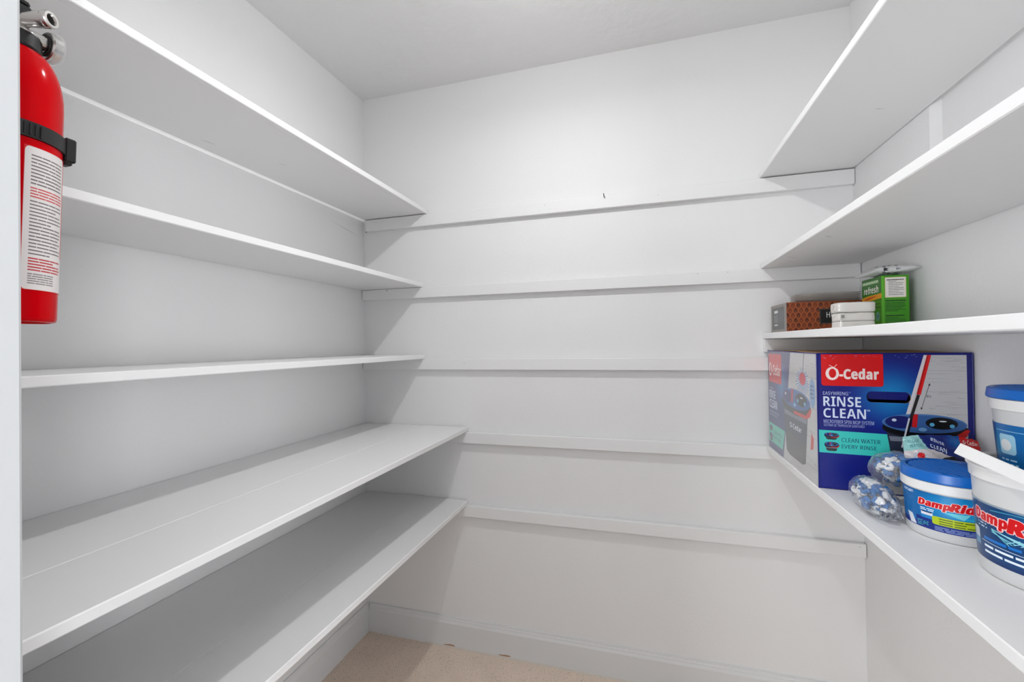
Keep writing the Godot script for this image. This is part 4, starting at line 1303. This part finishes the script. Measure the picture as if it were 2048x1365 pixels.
func make_tubs() -> void:
	var y := 0.9333
	var cam := Vector3(1.2303, 0, 1.7706)
	var face := func(c: Vector3) -> float: return atan2(cam.x - c.x, cam.z - c.z)
	var a := Vector3(1.786, y, 0.735)
	tub(a, "squat moisture absorber tub with ribbed blue lid", 0, 0.0665, 0.0715, 0.104, 0.017, 0.084, face.call(a) - 0.178, deg_to_rad(179), true, 0.0745, 0.019)
	var b := Vector3(1.831, y, 0.902)
	var t := tub(b, "large open translucent tub with dark blue label, nearest the camera", 1, 0.090, 0.0985, 0.166, 0.022, 0.112, face.call(b) - 0.45, deg_to_rad(165), false, 0, 0)
	var st := start()
	lathe(st, [[0.0, 0.062], [0.0905, 0.062], [0.0905, 0.0655], [0.0, 0.0655]], 48)
	obj("inner_basket", st, M.tub, t)
	# straight strap handle laid across the near side of the rim
	var p0 := Vector3(1.7195, 1.1205, 0.873) - b
	var p1 := Vector3(1.742, 1.0985, 1.012) - b
	p1 = p0 + (p1 - p0) * 1.35
	var d := (p1 - p0).normalized()
	var n := Vector3(-0.75, 0.35, 0.55)
	n = (n - d * n.dot(d)).normalized()
	var u := d.cross(n).normalized()
	if u.y < 0: u = -u
	st = start()
	cbox(st, Vector3(0, -0.0095, -0.0015), Vector3((p1 - p0).length(), 0.0095, 0.0015), 0.001)
	var hnd := obj("strap_handle", st, M.rim, t)
	hnd.transform = Transform3D(Basis(d, u, d.cross(u)), p0)
	var c := Vector3(1.846, y + 0.066, 0.879)
	tub(c, "tall blue-lidded tub standing inside the large open tub", 2, 0.060, 0.0750, 0.204, 0.034, 0.164, face.call(c) + 0.05, deg_to_rad(190), true, 0.0800, 0.0165)

# ------------------------------------------------------------------ bagged mop refills
func ellipsoid_point(c: Vector3, s: Vector3, b: Basis, d: Vector3, k: float) -> Vector3:
	return c + b * (d.normalized() * s * k)

func mop_bag(t: Node3D, c: Vector3, s: Vector3, turn: float, count: int, seed_: int) -> void:
	var b := Basis(Vector3.UP, turn)
	var f := FastNoiseLite.new()
	f.seed = seed_
	f.frequency = 30.0
	var sw := start()
	var sb := start()
	for i in count:
		var d := Vector3(rng.randfn(), rng.randfn() + 0.5, rng.randfn()).normalized()
		var side := d.cross(Vector3(rng.randfn(), rng.randfn(), rng.randfn())).normalized()
		var path := []
		var k := rng.randf_range(0.66, 0.96)
		var ln := rng.randf_range(0.35, 0.6)
		for j in 6:
			var a := (j / 5.0 - 0.5) * ln
			var curl := 0.18 * sin(j * 1.3 + i)
			path.append(ellipsoid_point(c, s, b, d * cos(a) + side * sin(a) + d.cross(side) * curl * 0.6, k))
		tube(sw if i % 2 else sb, path, rng.randf_range(0.0042, 0.0056), 7)
	var o := obj("white_strands", sw, M.strand_white, t)
	o.set_meta("kind", "stuff")
	o = obj("blue_strands", sb, M.strand_blue, t)
	o.set_meta("kind", "stuff")
	var st := start()
	var pts := []
	for i in 61:                                             # film: pillow shape, flat crimped fans at both ends
		var v := i / 60.0 * 2 - 1
		var w := pow(maxf(0.0, 1 - pow(absf(v) / 1.02, 2.4)), 0.5)
		var tail := smoothstep(0.80, 1.0, absf(v))
		var row := []
		for j in 49:
			var a := TAU * j / 48
			var n := f.get_noise_3d(cos(a) * 0.05, sin(a) * 0.05, v * 0.06) + 0.5 * f.get_noise_3d(cos(a) * 0.19 + 3, sin(a) * 0.19, v * 0.2)
			var rx := s.x * lerpf(1.10 * w, 0.62, tail) * (1 + 0.14 * n)
			var ry := s.y * lerpf(1.10 * w, 0.07, tail) * (1 + 0.20 * n) 
			var crimp := tail * 0.0022 * sin(a * 11.0)
			var p := c + b * Vector3(cos(a) * rx, sin(a) * ry + crimp - tail * s.y * 0.35, v * s.z * 1.16)
			p.y = maxf(p.y, 0.0006)
			row.append(p)
		pts.append(row)
	var tp := []
	for j in 49:
		var r2 := []
		for i in 61: r2.append(pts[i][j])
		tp.append(r2)
	grid(st, tp, [], func(p: Vector3) -> Vector3: return b * ((b.inverse() * (p - c)) * Vector3(1, 1, 0.15)), true)
	obj("clear_bag", st, M.film, t)

func make_mop_refills() -> void:
	var base := Vector3(1.70, 0.9333, 0.62)
	var t := thing("mop_refill_pack", base, "clear bag of blue and white mop strands lying on the shelf", "mop refill", "bagged mop refills")
	mop_bag(t, Vector3(1.697, 0.9655, 0.645) - base, Vector3(0.030, 0.0300, 0.083), deg_to_rad(-6), 120, 5)
	base = Vector3(1.765, 0.985, 0.588)
	t = thing("mop_refill_pack", base, "upper mop refill bag with blue printed card, leaning on the carton", "mop refill", "bagged mop refills")
	mop_bag(t, Vector3(1.770, 1.0105, 0.590) - base, Vector3(0.048, 0.034, 0.050), deg_to_rad(-20), 110, 6)
	# printed header card
	var c := Canvas.new(480, 240, Color(0.05, 0.14, 0.46))
	c.radial(0.70, 0.20, 0.22, Color(0.06, 0.40, 0.70))
	c.poly([[0.0, 0.0], [0.20, 0.0], [0.32, 0.55], [0.0, 0.60]], Color(0.58, 0.80, 0.80))
	c.text("CLEAN", 0.06, 0.16, 0.20, 0.28, Color(0.10, 0.45, 0.50), false)
	c.text("WATER", 0.08, 0.34, 0.24, 0.46, Color(0.10, 0.45, 0.50), false)
	c.poly([[0.0, 0.60], [0.32, 0.52], [0.66, 0.76], [0.60, 1.0], [0.0, 1.0]], Color(0.84, 0.82, 0.83))
	for i in 24:
		var an := TAU * i / 24
		c.stroke(0.20, 0.80, 0.20 + 0.09 * cos(an), 0.80 + 0.17 * sin(an), 0.008, Color(0.55, 0.70, 0.84) if i % 2 else Color(0.86, 0.90, 0.95))
	c.oval(0.21, 0.78, 0.048, 0.11, Color(0.85, 0.06, 0.10))
	c.poly([[0.40, 0.92], [0.58, 0.72], [0.80, 0.74], [0.95, 1.0], [0.40, 1.0]], Color(0.05, 0.05, 0.07))
	c.poly([[0.62, 0.74], [0.78, 0.76], [0.86, 0.95], [0.70, 0.95]], Color(0.10, 0.14, 0.36))
	c.text("RINSE", 0.36, 0.10, 0.52, 0.22, Color(0.86, 0.90, 0.96), true, 0.0, 0.18)
	c.text("CLEAN", 0.34, 0.32, 0.54, 0.46, Color(0.86, 0.90, 0.96), true, 0.0, 0.18)
	c.rounded(0.74, -0.05, 1.05, 0.34, 0.03, Color(0.78, 0.05, 0.08))
	c.text("O-Cedar", 0.78, 0.08, 0.98, 0.22, Color(0.95, 0.85, 0.82))
	var BL := Vector3(1.770, 1.036, 0.612) - base
	var TL := Vector3(1.782, 1.081, 0.578) - base
	var TR := Vector3(1.904, 1.083, 0.598) - base
	var BR := Vector3(1.890, 1.030, 0.648) - base
	var fn := FastNoiseLite.new()
	fn.seed = 4
	fn.frequency = 9.0
	var st := start()
	for side in [0.0006, -0.0006]:
		var pts := []
		var uvs := []
		for i in 33:
			var u := i / 32.0
			var row := []
			var ur := []
			for j in 17:
				var v := j / 16.0
				var p: Vector3 = TL.lerp(TR, u).lerp(BL.lerp(BR, u), v)
				p += Vector3(0, 0.85, 0.5) * (0.011 * sin(PI * u) * (1 - 0.4 * v) + 0.004 * fn.get_noise_2d(u, v * 2))
				row.append(p + Vector3(0, side, side)); ur.append(Vector2(u, v))
			pts.append(row); uvs.append(ur)
		grid(st, pts, uvs, func(_p: Vector3) -> Vector3: return Vector3(0, side, side))
	obj("printed_card", st, printed(c, 0.25), t)

# ------------------------------------------------------------------
func _ready() -> void:
	rng.seed = 20240517
	var cam := Camera3D.new()
	cam.name = "camera"
	cam.position = Vector3(1.2303, 1.2990, 1.7706)
	cam.rotation_degrees = Vector3(0.4649, 16.4337, -0.7762)
	cam.fov = 75.25
	cam.near = 0.02
	add_child(cam)
	cam.current = true
	var we := WorldEnvironment.new()
	we.name = "environment"
	var env := Environment.new()
	env.background_mode = Environment.BG_COLOR
	env.background_color = Color(0.02, 0.02, 0.02)
	env.tonemap_mode = Environment.TONE_MAPPER_LINEAR
	env.tonemap_exposure = 0.95
	env.sdfgi_enabled = true
	env.ssao_enabled = true
	env.ssil_enabled = true
	we.environment = env
	add_child(we)
	make_materials()
	make_hall_fill_lamp()
	make_lamp()
	make_room()
	make_shelves()
	make_battens()
	make_scuffs()
	make_mop_box()
	make_extinguisher()
	make_tubs()
	make_mop_refills()
	make_tissue_box()
	make_green_box()
	make_napkins()
	make_trays()
	make_packet()
